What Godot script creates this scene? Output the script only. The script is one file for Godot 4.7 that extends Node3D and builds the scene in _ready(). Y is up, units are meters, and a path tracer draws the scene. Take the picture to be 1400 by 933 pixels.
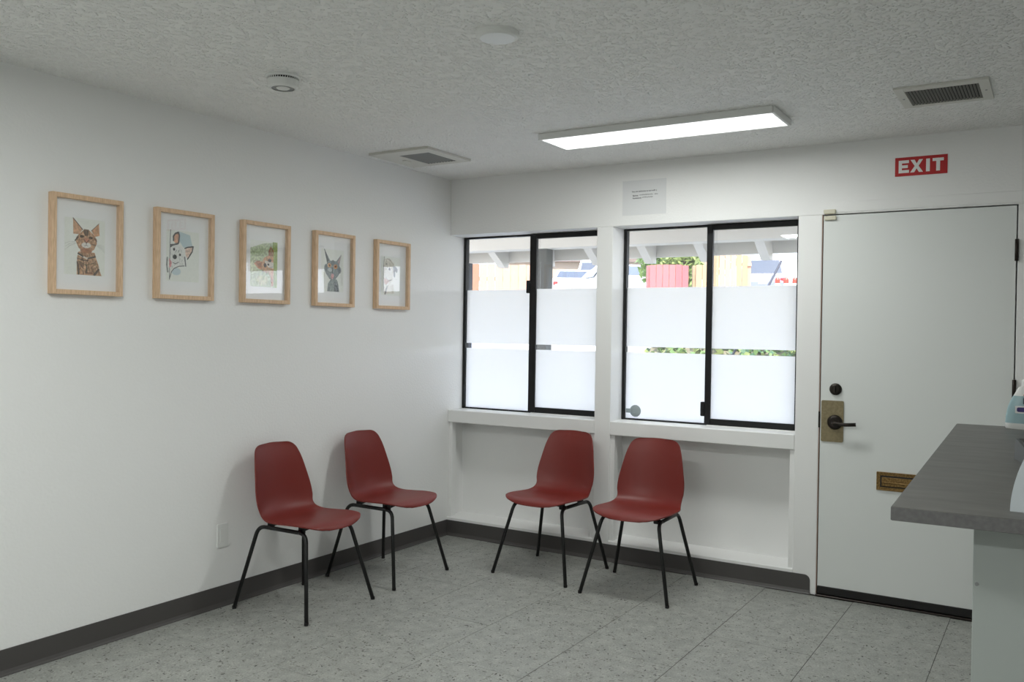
extends Node3D
# A small waiting room: window wall and door ahead, pictures on the left wall, four shell chairs,
# a reception counter on the right; outside a porch, a bank with a car park above it.

const H := 2.411
const EXPOSURE := 1.05
const LAMP := 1.45
const LAMP2 := 3.2
const LAMP3 := 2.4
const SKY := 6.0
const SUN := 3.2
var rng := RandomNumberGenerator.new()
var M := {}
var used := {}

# ---------------------------------------------------------------- helpers
func numbered(called: String) -> String:
	var n: int = used.get(called, 0)
	used[called] = n + 1
	return called if n == 0 else "%s_%03d" % [called, n]

func thing(called: String, label: String, category: String, at := Vector3.ZERO, turn := 0.0, group := "") -> Node3D:
	var o := Node3D.new()
	o.name = numbered(called)
	add_child(o)
	o.position = at
	o.rotation.y = turn
	o.set_meta("label", label)
	o.set_meta("category", category)
	if group != "":
		o.set_meta("group", group)
	return o

func struct(called: String, label: String, at := Vector3.ZERO) -> Node3D:
	var o := Node3D.new()
	o.name = called
	add_child(o)
	o.position = at
	o.set_meta("kind", "structure")
	o.set_meta("label", label)
	o.set_meta("category", called.split("_")[0])
	return o

func mi(called: String, mesh: Mesh, m: Material, parent: Node3D, at := Vector3.ZERO) -> MeshInstance3D:
	var o := MeshInstance3D.new()
	o.name = called
	o.mesh = mesh
	o.material_override = null
	for i in mesh.get_surface_count():
		o.set_surface_override_material(i, m)
	o.position = at
	parent.add_child(o, true)
	return o

func st_new(flat := true) -> SurfaceTool:
	var st := SurfaceTool.new()
	st.begin(Mesh.PRIMITIVE_TRIANGLES)
	st.set_smooth_group(-1 if flat else 0)
	return st

func done(st: SurfaceTool) -> ArrayMesh:
	st.generate_normals()
	return st.commit()

func tri(st: SurfaceTool, a: Vector3, b: Vector3, c: Vector3, out: Vector3) -> void:
	var n := (a - c).cross(a - b)
	st.add_vertex(a)
	if n.dot(out) < 0.0:
		st.add_vertex(c)
		st.add_vertex(b)
	else:
		st.add_vertex(b)
		st.add_vertex(c)

func quad(st: SurfaceTool, a: Vector3, b: Vector3, c: Vector3, d: Vector3, out: Vector3) -> void:
	tri(st, a, b, c, out)
	tri(st, a, c, d, out)

# a chamfered box between two corners, in a frame t
func box(st: SurfaceTool, lo: Vector3, hi: Vector3, c := 0.0, t := Transform3D()) -> void:
	var m := (lo + hi) * 0.5
	var h := (hi - lo) * 0.5
	c = minf(c, minf(h.x, minf(h.y, h.z)) * 0.9)
	for ax in 3:
		var u := (ax + 1) % 3
		var v := (ax + 2) % 3
		for s: float in [-1.0, 1.0]:
			var n := Vector3.ZERO
			n[ax] = s
			var p := []
			for k in [[-1, -1], [1, -1], [1, 1], [-1, 1]]:
				var q := m
				q[ax] += s * h[ax]
				q[u] += k[0] * (h[u] - c)
				q[v] += k[1] * (h[v] - c)
				p.append(t * q)
			quad(st, p[0], p[1], p[2], p[3], t.basis * n)
	if c <= 0.0:
		return
	for ax in 3:
		var u := (ax + 1) % 3
		var v := (ax + 2) % 3
		for su: float in [-1.0, 1.0]:
			for sv: float in [-1.0, 1.0]:
				var p := []
				for k in [[-1, 0], [1, 0], [1, 1], [-1, 1]]:
					var q := m
					q[ax] += k[0] * (h[ax] - c)
					q[u] += su * (h[u] - (c if k[1] == 1 else 0.0))
					q[v] += sv * (h[v] - (c if k[1] == 0 else 0.0))
					p.append(t * q)
				var n := Vector3.ZERO
				n[u] = su
				n[v] = sv
				quad(st, p[0], p[1], p[2], p[3], t.basis * n)
	for sx: float in [-1.0, 1.0]:
		for sy: float in [-1.0, 1.0]:
			for sz: float in [-1.0, 1.0]:
				var s := Vector3(sx, sy, sz)
				var a := m + s * (h - Vector3(0, c, c))
				var b := m + s * (h - Vector3(c, 0, c))
				var d := m + s * (h - Vector3(c, c, 0))
				tri(st, t * a, t * b, t * d, t.basis * s)

func bm(lo: Vector3, hi: Vector3, c := 0.0) -> ArrayMesh:
	var st := st_new()
	box(st, lo, hi, c)
	return done(st)

func bc(size: Vector3, c := 0.0) -> ArrayMesh:
	return bm(-size * 0.5, size * 0.5, c)

# polygon in x, y pushed from z0 to z1
func prism(st: SurfaceTool, pts: PackedVector2Array, z0: float, z1: float, t := Transform3D()) -> void:
	var ids := Geometry2D.triangulate_polygon(pts)
	for i in range(0, ids.size(), 3):
		for z: float in [z0, z1]:
			var a := pts[ids[i]]
			var b := pts[ids[i + 1]]
			var c := pts[ids[i + 2]]
			tri(st, t * Vector3(a.x, a.y, z), t * Vector3(b.x, b.y, z), t * Vector3(c.x, c.y, z), t.basis * Vector3(0, 0, (1.0 if z == z1 else -1.0) * signf(z1 - z0)))
	var cw := Geometry2D.is_polygon_clockwise(pts)
	for i in pts.size():
		var a := pts[i]
		var b := pts[(i + 1) % pts.size()]
		var e := b - a
		var n := Vector3(e.y, -e.x, 0) * (-1.0 if cw else 1.0)
		quad(st, t * Vector3(a.x, a.y, z0), t * Vector3(b.x, b.y, z0), t * Vector3(b.x, b.y, z1), t * Vector3(a.x, a.y, z1), t.basis * n)

func prism_mesh(pts: PackedVector2Array, z0: float, z1: float) -> ArrayMesh:
	var st := st_new()
	prism(st, pts, z0, z1)
	return done(st)

# a round bar along points
func tube(st: SurfaceTool, pts: PackedVector3Array, r: float, seg := 12, caps := true) -> void:
	var rings := []
	var side := Vector3.ZERO
	for i in pts.size():
		var d := (pts[mini(i + 1, pts.size() - 1)] - pts[maxi(i - 1, 0)]).normalized()
		if side == Vector3.ZERO:
			side = d.cross(Vector3.UP if absf(d.y) < 0.9 else Vector3.RIGHT).normalized()
		side = (side - d * side.dot(d)).normalized()
		var up := d.cross(side)
		var ring := []
		for k in seg:
			var a := TAU * k / seg
			ring.append(pts[i] + (side * cos(a) + up * sin(a)) * r)
		rings.append(ring)
	for i in pts.size() - 1:
		for k in seg:
			var l := (k + 1) % seg
			var mid: Vector3 = (rings[i][k] + rings[i][l] + rings[i + 1][k] + rings[i + 1][l]) * 0.25
			quad(st, rings[i][k], rings[i][l], rings[i + 1][l], rings[i + 1][k], mid - (pts[i] + pts[i + 1]) * 0.5)
	if caps:
		for e in [[0, pts[0] - pts[1]], [pts.size() - 1, pts[pts.size() - 1] - pts[pts.size() - 2]]]:
			for k in seg:
				tri(st, pts[e[0]], rings[e[0]][k], rings[e[0]][(k + 1) % seg], e[1])

func tube_mesh(pts: PackedVector3Array, r: float, seg := 12) -> ArrayMesh:
	var st := st_new(false)
	tube(st, pts, r, seg)
	return done(st)

# rounds the corners of a path
func bent(pts: PackedVector3Array, r: float, steps := 6) -> PackedVector3Array:
	var o := PackedVector3Array([pts[0]])
	for i in range(1, pts.size() - 1):
		var a := pts[i] + (pts[i - 1] - pts[i]).normalized() * r
		var b := pts[i] + (pts[i + 1] - pts[i]).normalized() * r
		for k in steps + 1:
			var f := float(k) / steps
			o.append(a.lerp(pts[i], f).lerp(pts[i].lerp(b, f), f))
	o.append(pts[pts.size() - 1])
	return o

# profile of (radius, height) turned about y
func lathe(pro: PackedVector2Array, seg := 40, t := Transform3D(), smooth_angle := true) -> ArrayMesh:
	var st := st_new(not smooth_angle)
	for i in pro.size() - 1:
		var a := pro[i]
		var b := pro[i + 1]
		if smooth_angle:
			st.set_smooth_group(i)
		var e := b - a
		for k in seg:
			var p := TAU * k / seg
			var q := TAU * (k + 1) / seg
			var m := (p + q) * 0.5
			var n := Vector3(e.y * cos(m), -e.x, e.y * sin(m))
			var v := []
			for w in [[a, p], [a, q], [b, q], [b, p]]:
				v.append(t * Vector3(w[0].x * cos(w[1]), w[0].y, w[0].x * sin(w[1])))
			n = t.basis * n
			if a.x < 1e-6:
				tri(st, v[0], v[2], v[3], n)
			elif b.x < 1e-6:
				tri(st, v[0], v[1], v[2], n)
			else:
				quad(st, v[0], v[1], v[2], v[3], n)
	return done(st)

# rectangle with rounded corners
func rr(w: float, h: float, r: float, steps := 5) -> PackedVector2Array:
	var o := PackedVector2Array()
	for c in [[1, 1, 0.0], [-1, 1, PI / 2], [-1, -1, PI], [1, -1, PI * 1.5]]:
		for k in steps + 1:
			var a: float = c[2] + PI / 2 * k / steps
			o.append(Vector2(c[0] * (w / 2 - r) + cos(a) * r, c[1] * (h / 2 - r) + sin(a) * r))
	return o

# ---------------------------------------------------------------- materials
func mat(called: String, c: Color, rough := 0.6, metal := 0.0) -> StandardMaterial3D:
	var m := StandardMaterial3D.new()
	m.resource_name = called
	m.albedo_color = c
	m.roughness = rough
	m.metallic = metal
	M[called] = m
	return m

func rgb(r: float, g: float, b: float) -> Color:
	return Color(r / 255.0, g / 255.0, b / 255.0)

func noise_tex(size: int, freq: float, kind := FastNoiseLite.TYPE_SIMPLEX_SMOOTH, seed_at := 1, octaves := 3, ramp: Gradient = null) -> NoiseTexture2D:
	var n := FastNoiseLite.new()
	n.noise_type = kind
	n.frequency = freq
	n.seed = seed_at
	n.fractal_octaves = octaves
	var t := NoiseTexture2D.new()
	t.width = size
	t.height = size
	t.seamless = true
	t.noise = n
	if ramp:
		t.color_ramp = ramp
	return t

func world_tex(m: StandardMaterial3D, scale: float) -> void:
	m.uv1_triplanar = true
	m.uv1_world_triplanar = true
	m.uv1_scale = Vector3.ONE * scale
	m.uv1_triplanar_sharpness = 8.0

func relief(m: StandardMaterial3D, t: Texture2D, cm: float) -> void:
	m.heightmap_enabled = true
	m.heightmap_texture = t
	m.heightmap_scale = cm

func ramp2(a: Color, b: Color) -> Gradient:
	var g := Gradient.new()
	g.set_color(0, a)
	g.set_color(1, b)
	return g

func vinyl_image() -> ImageTexture:
	var n := 1024
	var im := Image.create_empty(n, n, false, Image.FORMAT_RGB8)
	var cloud := FastNoiseLite.new()
	cloud.seed = 5
	cloud.frequency = 0.012
	cloud.fractal_octaves = 4
	var grain := FastNoiseLite.new()
	grain.seed = 9
	grain.frequency = 0.11
	grain.fractal_octaves = 2
	for y in n:
		for x in n:
			var v := 0.625 + cloud.get_noise_2d(x, y) * 0.06 + grain.get_noise_2d(x, y) * 0.07
			im.set_pixel(x, y, Color(v * 0.99, v * 1.0, v * 0.968))
	rng.seed = 77
	for i in 2600:
		var cx := rng.randi() % n
		var cy := rng.randi() % n
		var dark := rng.randf()
		var tone := Color(0.51, 0.51, 0.48) if dark < 0.45 else (Color(0.71, 0.72, 0.69) if dark < 0.68 else (Color(0.38, 0.38, 0.35) if dark < 0.88 else Color(0.21, 0.21, 0.19)))
		var L := rng.randf_range(2.0, 9.0)
		var W := rng.randf_range(1.2, 3.6)
		var a := rng.randf_range(0, PI)
		var ca := cos(a)
		var sa := sin(a)
		var wob := rng.randf() * TAU
		for dy in range(-10, 11):
			for dx in range(-10, 11):
				var u := (dx * ca + dy * sa) / L
				var w := (-dx * sa + dy * ca) / W
				var r := u * u + w * w + 0.25 * sin(3.0 * atan2(w, u) + wob)
				if r < 1.0:
					im.set_pixel(posmod(cx + dx, n), posmod(cy + dy, n), im.get_pixel(posmod(cx + dx, n), posmod(cy + dy, n)).lerp(tone, clampf((1.0 - r) * 3.0, 0.0, 0.9)))
	return ImageTexture.create_from_image(im)

func popcorn_image() -> ImageTexture:
	var n := 1024
	var im := Image.create_empty(n, n, false, Image.FORMAT_L8)
	im.fill(Color(0.2, 0.2, 0.2))
	rng.seed = 3
	for i in 9000:
		var cx := rng.randi() % n
		var cy := rng.randi() % n
		var r := rng.randf_range(2.5, 6.5)
		var hgt := rng.randf_range(0.35, 1.0)
		var k := int(ceil(r))
		for dy in range(-k, k + 1):
			for dx in range(-k, k + 1):
				var q := 1.0 - (dx * dx + dy * dy) / (r * r)
				if q > 0.0:
					var x := posmod(cx + dx, n)
					var y := posmod(cy + dy, n)
					var v := maxf(im.get_pixel(x, y).r, 0.2 + sqrt(q) * hgt * 0.8)
					im.set_pixel(x, y, Color(v, v, v))
	return ImageTexture.create_from_image(im)

func make_materials() -> void:
	var wp := mat("wall_paint", rgb(242, 242, 241), 0.55)
	relief(wp, noise_tex(512, 0.035, FastNoiseLite.TYPE_SIMPLEX_SMOOTH, 4, 3), 0.07)
	world_tex(wp, 3.2)
	mat("trim_paint", rgb(242, 242, 241), 0.38)
	var cp := mat("ceiling_paint", rgb(246, 246, 244), 0.62)
	relief(cp, popcorn_image(), 0.85)
	world_tex(cp, 0.7)
	var fl := mat("vinyl_tile", Color(1, 1, 1), 0.42)
	fl.albedo_texture = vinyl_image()
	fl.metallic_specular = 0.4
	world_tex(fl, 0.83)
	mat("tile_joint", rgb(66, 65, 60), 0.8)
	mat("cove_rubber", rgb(76, 73, 72), 0.5)
	mat("door_paint", rgb(228, 231, 229), 0.4)
	mat("black_rubber", rgb(20, 18, 18), 0.7)
	mat("black_metal", rgb(22, 22, 23), 0.4, 0.3)
	mat("black_powder", rgb(17, 17, 18), 0.45)
	mat("dark_bronze", rgb(44, 38, 34), 0.4, 0.6)
	var br := mat("worn_bronze", rgb(146, 134, 104), 0.5, 0.3)
	br.albedo_texture = noise_tex(256, 0.03, FastNoiseLite.TYPE_SIMPLEX_SMOOTH, 12, 4, ramp2(Color(0.86, 0.85, 0.82), Color(1, 1, 1)))
	world_tex(br, 6.0)
	var bs := mat("brass", rgb(160, 130, 78), 0.36, 0.5)
	bs.albedo_texture = noise_tex(256, 0.04, FastNoiseLite.TYPE_SIMPLEX_SMOOTH, 21, 4, ramp2(Color(0.6, 0.55, 0.48), Color(1, 1, 1)))
	world_tex(bs, 8.0)
	mat("bare_wood", rgb(168, 140, 126), 0.7)
	mat("sensor_plastic", rgb(216, 211, 190), 0.5)
	var sh := mat("shell_plastic", rgb(118, 38, 31), 0.45)
	relief(sh, noise_tex(256, 0.3, FastNoiseLite.TYPE_SIMPLEX, 6, 1), 0.01)
	sh.uv1_triplanar = true
	sh.uv1_scale = Vector3.ONE * 3.0
	var wd := mat("pale_wood", rgb(240, 208, 174), 0.55)
	wd.albedo_texture = noise_tex(512, 0.02, FastNoiseLite.TYPE_SIMPLEX_SMOOTH, 31, 4, ramp2(Color(0.86, 0.83, 0.8), Color(1, 1, 1)))
	world_tex(wd, 3.0)
	wd.uv1_scale = Vector3(12.0, 1.2, 12.0)
	mat("mat_board", rgb(250, 250, 251), 0.8)
	var gl := mat("glass", Color(0.92, 0.96, 0.95, 0.04), 0.02)
	gl.transparency = BaseMaterial3D.TRANSPARENCY_ALPHA
	var fr := mat("frosted_film", rgb(240, 237, 233), 0.7)
	fr.backlight_enabled = true
	fr.backlight = Color(1.3, 1.3, 1.3)
	mat("white_plastic", rgb(233, 234, 232), 0.35)
	mat("grey_plastic", rgb(140, 142, 142), 0.5)
	mat("slot_black", rgb(34, 34, 34), 0.8)
	mat("duct_grey", rgb(112, 110, 105), 0.8)
	mat("vent_paint", rgb(214, 213, 206), 0.45)
	mat("vent_slat", rgb(128, 127, 122), 0.5)
	mat("sign_red", rgb(186, 30, 34), 0.4)
	mat("sign_white", rgb(240, 240, 238), 0.4)
	mat("paper", rgb(228, 229, 230), 0.7)
	mat("ink", rgb(60, 60, 62), 0.8)
	var ct := mat("worktop_laminate", rgb(112, 110, 107), 0.42)
	ct.albedo_texture = noise_tex(512, 0.011, FastNoiseLite.TYPE_SIMPLEX_SMOOTH, 41, 5, ramp2(Color(0.80, 0.80, 0.79), Color(1, 1, 1)))
	world_tex(ct, 0.9)
	ct.uv1_scale = Vector3(0.8, 1.0, 1.9)
	var ce := mat("worktop_edge", rgb(108, 107, 107), 0.5)
	ce.albedo_texture = noise_tex(256, 0.09, FastNoiseLite.TYPE_SIMPLEX_SMOOTH, 42, 3, ramp2(Color(0.85, 0.85, 0.85), Color(1, 1, 1)))
	world_tex(ce, 3.0)
	mat("panel_white", rgb(162, 168, 165), 0.45)
	mat("label_blue", rgb(152, 182, 188), 0.35)
	mat("label_purple", rgb(74, 62, 122), 0.4)
	mat("label_grey", rgb(84, 92, 100), 0.5)
	mat("label_red", rgb(176, 58, 40), 0.4)
	mat("screen_black", rgb(24, 26, 28), 0.2)
	mat("terminal_grey", rgb(92, 95, 96), 0.45)
	mat("stand_grey", rgb(176, 183, 187), 0.4)
	mat("suction_rubber", rgb(146, 156, 158), 0.5)
	# outside
	mat("concrete", rgb(176, 173, 167), 0.9)
	mat("earth", rgb(110, 104, 84), 0.95)
	mat("porch_paint", rgb(216, 212, 206), 0.7)
	mat("post_grey", rgb(86, 86, 84), 0.7)
	mat("fence_cedar", rgb(180, 140, 116), 0.8)
	mat("fence_cedar_dark", rgb(146, 100, 78), 0.8)
	mat("fence_red", rgb(172, 90, 92), 0.8)
	mat("fence_red_dark", rgb(162, 80, 84), 0.8)
	mat("fence_tan", rgb(150, 126, 98), 0.8)
	var cw := mat("car_white", rgb(222, 224, 228), 0.25)
	cw.clearcoat_enabled = true
	var cs := mat("car_silver", rgb(104, 110, 136), 0.25, 0.1)
	cs.clearcoat_enabled = true
	mat("car_glass", rgb(72, 78, 90), 0.08)
	mat("car_tail", rgb(196, 26, 24), 0.25)
	mat("car_trim", rgb(50, 54, 66), 0.5)
	mat("tyre", rgb(28, 28, 30), 0.85)
	mat("bark", rgb(92, 76, 62), 0.9)
	for k in 3:
		var lf := mat("leaf_%d" % k, [rgb(98, 124, 66), rgb(62, 92, 64), rgb(128, 142, 84)][k], 0.6)
		lf.backlight_enabled = true
		lf.backlight = Color(0.35, 0.4, 0.2)
	var il := mat("ivy_leaf", Color(1, 1, 1), 0.6)
	il.vertex_color_use_as_albedo = true
	mat("steel_dark", rgb(50, 52, 64), 0.5, 0.4)
	mat("reflector", rgb(222, 232, 190), 0.3)
	mat("roof_tile", rgb(104, 90, 84), 0.8)
	mat("stucco", rgb(150, 136, 122), 0.9)

# ---------------------------------------------------------------- setting
func build_room() -> void:
	var fl := struct("floor", "grey speckled vinyl tile floor laid in a running bond")
	mi("subfloor", bm(Vector3(-0.15, -0.2, -0.2), Vector3(5.4, -0.0022, 6.8)), M.tile_joint, fl)
	var x0 := 0.347 - 0.4572
	var gap := 0.0011
	for i in range(0, 13):
		var xa := maxf(x0 + i * 0.4572, 0.0)
		var xb := minf(x0 + (i + 1) * 0.4572, 5.4)
		var z0 := (0.935 if i % 2 == 1 else 0.48) - 0.9144
		for k in range(0, 9):
			var za := maxf(z0 + k * 0.9144, 0.0)
			var zb := minf(z0 + (k + 1) * 0.9144, 6.8)
			if zb - za < 0.02 or xb - xa < 0.02:
				continue
			mi("tile", bm(Vector3(xa + gap, -0.0022, za + gap), Vector3(xb - gap, 0.0, zb - gap), 0.0005), M.vinyl_tile, fl)
	var ce := struct("ceiling", "white popcorn textured ceiling")
	mi("slab", bm(Vector3(-0.15, H, -0.2), Vector3(5.55, H + 0.3, 6.95)), M.ceiling_paint, ce)
	var wl := struct("wall_left", "plain white wall with a light orange-peel texture")
	mi("surface", bm(Vector3(-0.15, -0.2, -0.2), Vector3(0, H + 0.02, 6.95)), M.wall_paint, wl)
	var wr := struct("wall_right", "plain white wall")
	mi("surface", bm(Vector3(5.4, -0.2, -0.2), Vector3(5.55, H + 0.02, 6.95)), M.wall_paint, wr)
	var wb := struct("wall_back", "plain white wall")
	mi("surface", bm(Vector3(-0.15, -0.2, 6.8), Vector3(5.55, H + 0.02, 6.95)), M.wall_paint, wb)
	# the window wall, built of a header, posts, aprons and recessed panels
	var w := struct("wall_front", "white window wall with posts, deep sills and recessed panels below")
	mi("header", bm(Vector3(0, 2.036, -0.2), Vector3(5.4, H + 0.01, 0), 0.002), M.wall_paint, w)
	mi("post", bm(Vector3(1.105, 0, -0.2), Vector3(1.212, 2.036, 0), 0.003), M.trim_paint, w)
	mi("post", bm(Vector3(2.314, 0, -0.2), Vector3(2.4385, 2.036, 0), 0.003), M.trim_paint, w)
	mi("wall_section", bm(Vector3(3.3465, 0, -0.2), Vector3(5.4, 2.036, 0), 0.002), M.wall_paint, w)
	for b in [[0.0, 1.105], [1.212, 2.314]]:
		mi("apron", bm(Vector3(b[0], 0.768, -0.2), Vector3(b[1], 0.852, 0.002), 0.004), M.trim_paint, w)
		mi("recessed_panel", bm(Vector3(b[0], 0.0, -0.2), Vector3(b[1], 0.77, -0.175)), M.trim_paint, w)
		var st := st_new()
		prism(st, PackedVector2Array([Vector2(-0.176, 0), Vector2(0.001, 0), Vector2(0.001, 0.118), Vector2(-0.004, 0.122), Vector2(-0.176, 0.132)]), -b[1], -b[0], Transform3D(Basis(Vector3.UP, -PI / 2), Vector3.ZERO))
		# local x is turned to world z, local z to world -x
		mi("ledge", done(st), M.trim_paint, w)
		mi("batten", bm(Vector3(b[0], 0.12, -0.06), Vector3(b[0] + 0.027, 0.77, -0.012), 0.002), M.trim_paint, w)
		mi("batten", bm(Vector3(b[1] - 0.028, 0.12, -0.06), Vector3(b[1], 0.77, -0.012), 0.002), M.trim_paint, w)
	mi("head_casing", bm(Vector3(2.467, 2.043, -0.01), Vector3(3.43, 2.099, 0.0035), 0.002), M.trim_paint, w)
	# rubber cove skirting
	for side in [["baseboard_left", "dark grey rubber cove skirting along the picture wall"], ["baseboard_front", "dark grey rubber cove skirting under the windows"]]:
		var front: bool = side[0] == "baseboard_front"
		var b := struct(side[0], side[1])
		var st := st_new()
		var len := 2.408 if front else 6.8
		var rows := []
		var hts := [Vector2(0.0, 0.1025), Vector2(len - 0.03, 0.1025)]
		for k in range(1, 7):
			var a := PI / 2 * k / 6
			hts.append(Vector2(len - 0.03 + 0.03 * sin(a), 0.0725 + 0.03 * cos(a)))
		for e in hts:
			var r := []
			for p in [Vector2(0, 0), Vector2(0.017, 0), Vector2(0.017, 0.003), Vector2(0.011, 0.009), Vector2(0.006, 0.021), Vector2(0.005, e.y), Vector2(0, e.y)]:
				r.append(Vector3(e.x, p.y, p.x) if front else Vector3(p.x, p.y, e.x))
			rows.append(r)
		for i in rows.size() - 1:
			for k in 6:
				var a: Vector3 = rows[i][k]
				var c: Vector3 = rows[i][k + 1]
				var out := Vector3(0, 1, 1) if front else Vector3(1, 1, 0)
				if k == 0:
					out = Vector3.DOWN
				quad(st, a, c, rows[i + 1][k + 1], rows[i + 1][k], out)
		var last: Array = rows[rows.size() - 1]
		for k in range(1, 6):
			tri(st, last[0], last[k], last[k + 1], Vector3.RIGHT if front else Vector3.BACK)
		mi("strip", done(st), M.cove_rubber, b)

func build_window(n: int, xa: float, xb: float, latch_y: float, stile: float) -> void:
	var w := struct("window_%d" % n, "black framed sliding window with frosted film bands")
	var y0 := 0.852
	var y1 := 2.036
	var xm: float = (xa + xb) * 0.5 + (0.02 if n == 1 else 0.01)
	var f := 0.022
	mi("jamb", bm(Vector3(xa, y0, -0.2), Vector3(xa + 0.02, y1, -0.16), 0.002), M.black_metal, w)
	mi("jamb", bm(Vector3(xb - f, y0, -0.2), Vector3(xb, y1, -0.135), 0.002), M.black_metal, w)
	mi("head_track", bm(Vector3(xa, y1 - 0.012, -0.2), Vector3(xb, y1, -0.165), 0.002), M.black_metal, w)
	mi("sill_track", bm(Vector3(xa, y0, -0.2), Vector3(xb, y0 + 0.010, -0.165), 0.002), M.black_metal, w)
	mi("track_lip", bm(Vector3(xm, y0, -0.135), Vector3(xb, y0 + 0.006, -0.128), 0.001), M.trim_paint, w)
	# fixed pane
	var fixed := mi("fixed_pane", bm(Vector3(xa + 0.018, y0 + 0.008, -0.184), Vector3(xm + 0.03, y1 - 0.01, -0.181)), M.glass, w)
	# sliding sash in front of it
	var s0 := xm - stile * 0.5
	var s1 := xb - 0.004
	var sash := Node3D.new()
	sash.name = "sliding_sash"
	w.add_child(sash)
	mi("stile", bm(Vector3(s0, y0 + 0.008, -0.162), Vector3(s0 + stile, y1 - 0.003, -0.136), 0.002), M.black_metal, sash)
	mi("stile", bm(Vector3(s1 - 0.035, y0 + 0.008, -0.162), Vector3(s1, y1 - 0.003, -0.136), 0.002), M.black_metal, sash)
	mi("rail", bm(Vector3(s0 + stile, y1 - 0.035, -0.162), Vector3(s1 - 0.035, y1 - 0.003, -0.136), 0.002), M.black_metal, sash)
	mi("rail", bm(Vector3(s0 + stile, y0 + 0.008, -0.162), Vector3(s1 - 0.035, y0 + 0.042, -0.136), 0.002), M.black_metal, sash)
	mi("pane", bm(Vector3(s0 + stile - 0.004, y0 + 0.04, -0.151), Vector3(s1 - 0.03, y1 - 0.03, -0.148)), M.glass, sash)
	mi("latch", bm(Vector3(s0 - 0.022, latch_y - 0.042, -0.158), Vector3(s0 + 0.004, latch_y + 0.042, -0.128), 0.004), M.black_metal, sash)
	# frosted film stuck to the room side of the glass
	for b in [[y0 + 0.010, 1.272], [1.306, 1.671]]:
		var q := QuadMesh.new()
		q.size = Vector2(s0 - xa - 0.018, b[1] - b[0])
		mi("frosted_film", q, M.frosted_film, w, Vector3((xa + 0.02 + s0) * 0.5, (b[0] + b[1]) * 0.5, -0.180))
		var lo: float = maxf(b[0], y0 + 0.041)
		var q2 := QuadMesh.new()
		q2.size = Vector2(s1 - 0.035 - s0 - stile, b[1] - lo)
		mi("frosted_film", q2, M.frosted_film, sash, Vector3((s0 + stile + s1 - 0.035) * 0.5, (lo + b[1]) * 0.5, -0.147))

func build_door() -> void:
	var d := struct("door_1", "white entrance door with bronze lever, deadbolt and brass mail slot")
	mi("leaf", bm(Vector3(2.4455, 0.052, -0.046), Vector3(3.3405, 2.0295, -0.002), 0.0015), M.door_paint, d)
	mi("stop_frame", bm(Vector3(2.4385, 0, -0.2), Vector3(3.3465, 2.036, -0.075)), M.trim_paint, d)
	mi("bare_jamb_edge", bm(Vector3(2.4385, 0.01, -0.03), Vector3(2.4412, 2.036, -0.001)), M.bare_wood, d)
	mi("door_sweep", bm(Vector3(2.4455, 0.012, -0.04), Vector3(3.3405, 0.054, 0.004), 0.003), M.black_rubber, d)
	mi("threshold", bm(Vector3(2.441, 0, -0.09), Vector3(3.345, 0.010, 0.018), 0.003), M.dark_bronze, d)
	mi("strike_plate", bm(Vector3(2.437, 0.90, -0.03), Vector3(2.4445, 0.985, 0.0015)), M.dark_bronze, d)
	for y in [0.25, 1.14, 1.815]:
		mi("hinge", tube_mesh(PackedVector3Array([Vector3(3.343, y - 0.052, 0.006), Vector3(3.343, y + 0.052, 0.006)]), 0.0085, 12), M.dark_bronze, d)
	var toz := Transform3D(Basis(Vector3.RIGHT, PI / 2), Vector3.ZERO)
	var db := mi("deadbolt", lathe(PackedVector2Array([Vector2(0, 0.013), Vector2(0.021, 0.013), Vector2(0.028, 0.009), Vector2(0.0315, 0.003), Vector2(0.0315, -0.004)]), 32, toz), M.dark_bronze, d, Vector3(2.522, 1.108, 0))
	mi("thumb_turn", bm(Vector3(-0.005, -0.018, 0.012), Vector3(0.005, 0.018, 0.026), 0.003), M.dark_bronze, db)
	var esc := mi("escutcheon_plate", prism_mesh(rr(0.113, 0.219, 0.008), -0.003, 0.004), M.worn_bronze, d, Vector3(2.508, 0.9375, 0))
	mi("rose", lathe(PackedVector2Array([Vector2(0, 0.018), Vector2(0.026, 0.018), Vector2(0.034, 0.014), Vector2(0.039, 0.006), Vector2(0.039, 0.002)]), 36, toz), M.dark_bronze, esc, Vector3(0.014, -0.004, 0.002))
	mi("lever", tube_mesh(bent(PackedVector3Array([Vector3(0.014, -0.004, 0.01), Vector3(0.014, -0.004, 0.058), Vector3(0.075, -0.010, 0.060), Vector3(0.128, -0.006, 0.052)]), 0.012), 0.0095, 14), M.dark_bronze, esc)
	var ms := mi("mail_slot", prism_mesh(rr(0.29, 0.095, 0.003), -0.003, 0.004), M.brass, d, Vector3(2.878, 0.645, 0))
	mi("slot_recess", bm(Vector3(-0.127, -0.030, 0.003), Vector3(0.127, 0.030, 0.0045)), M.slot_black, ms)
	mi("flap", bm(Vector3(-0.120, -0.024, 0.004), Vector3(0.120, 0.022, 0.009), 0.003), M.brass, ms)
	mi("flap_ridge", tube_mesh(PackedVector3Array([Vector3(-0.118, -0.006, 0.009), Vector3(0.118, -0.006, 0.009)]), 0.004, 10), M.brass, ms)
	for s in [-1.0, 1.0]:
		var e := mi("edge_rim", bm(Vector3(-0.145, s * 0.0445 - 0.003, 0.002), Vector3(0.145, s * 0.0445 + 0.003, 0.007), 0.002), M.brass, ms)
		e.set_meta("label", "raised brass rim")
	mi("contact_sensor", bm(Vector3(2.447, 2.037, 0), Vector3(2.508, 2.060, 0.016), 0.003), M.sensor_plastic, d)
	mi("contact_magnet", bm(Vector3(2.450, 2.004, -0.002), Vector3(2.511, 2.026, 0.014), 0.003), M.sensor_plastic, d)

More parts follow.
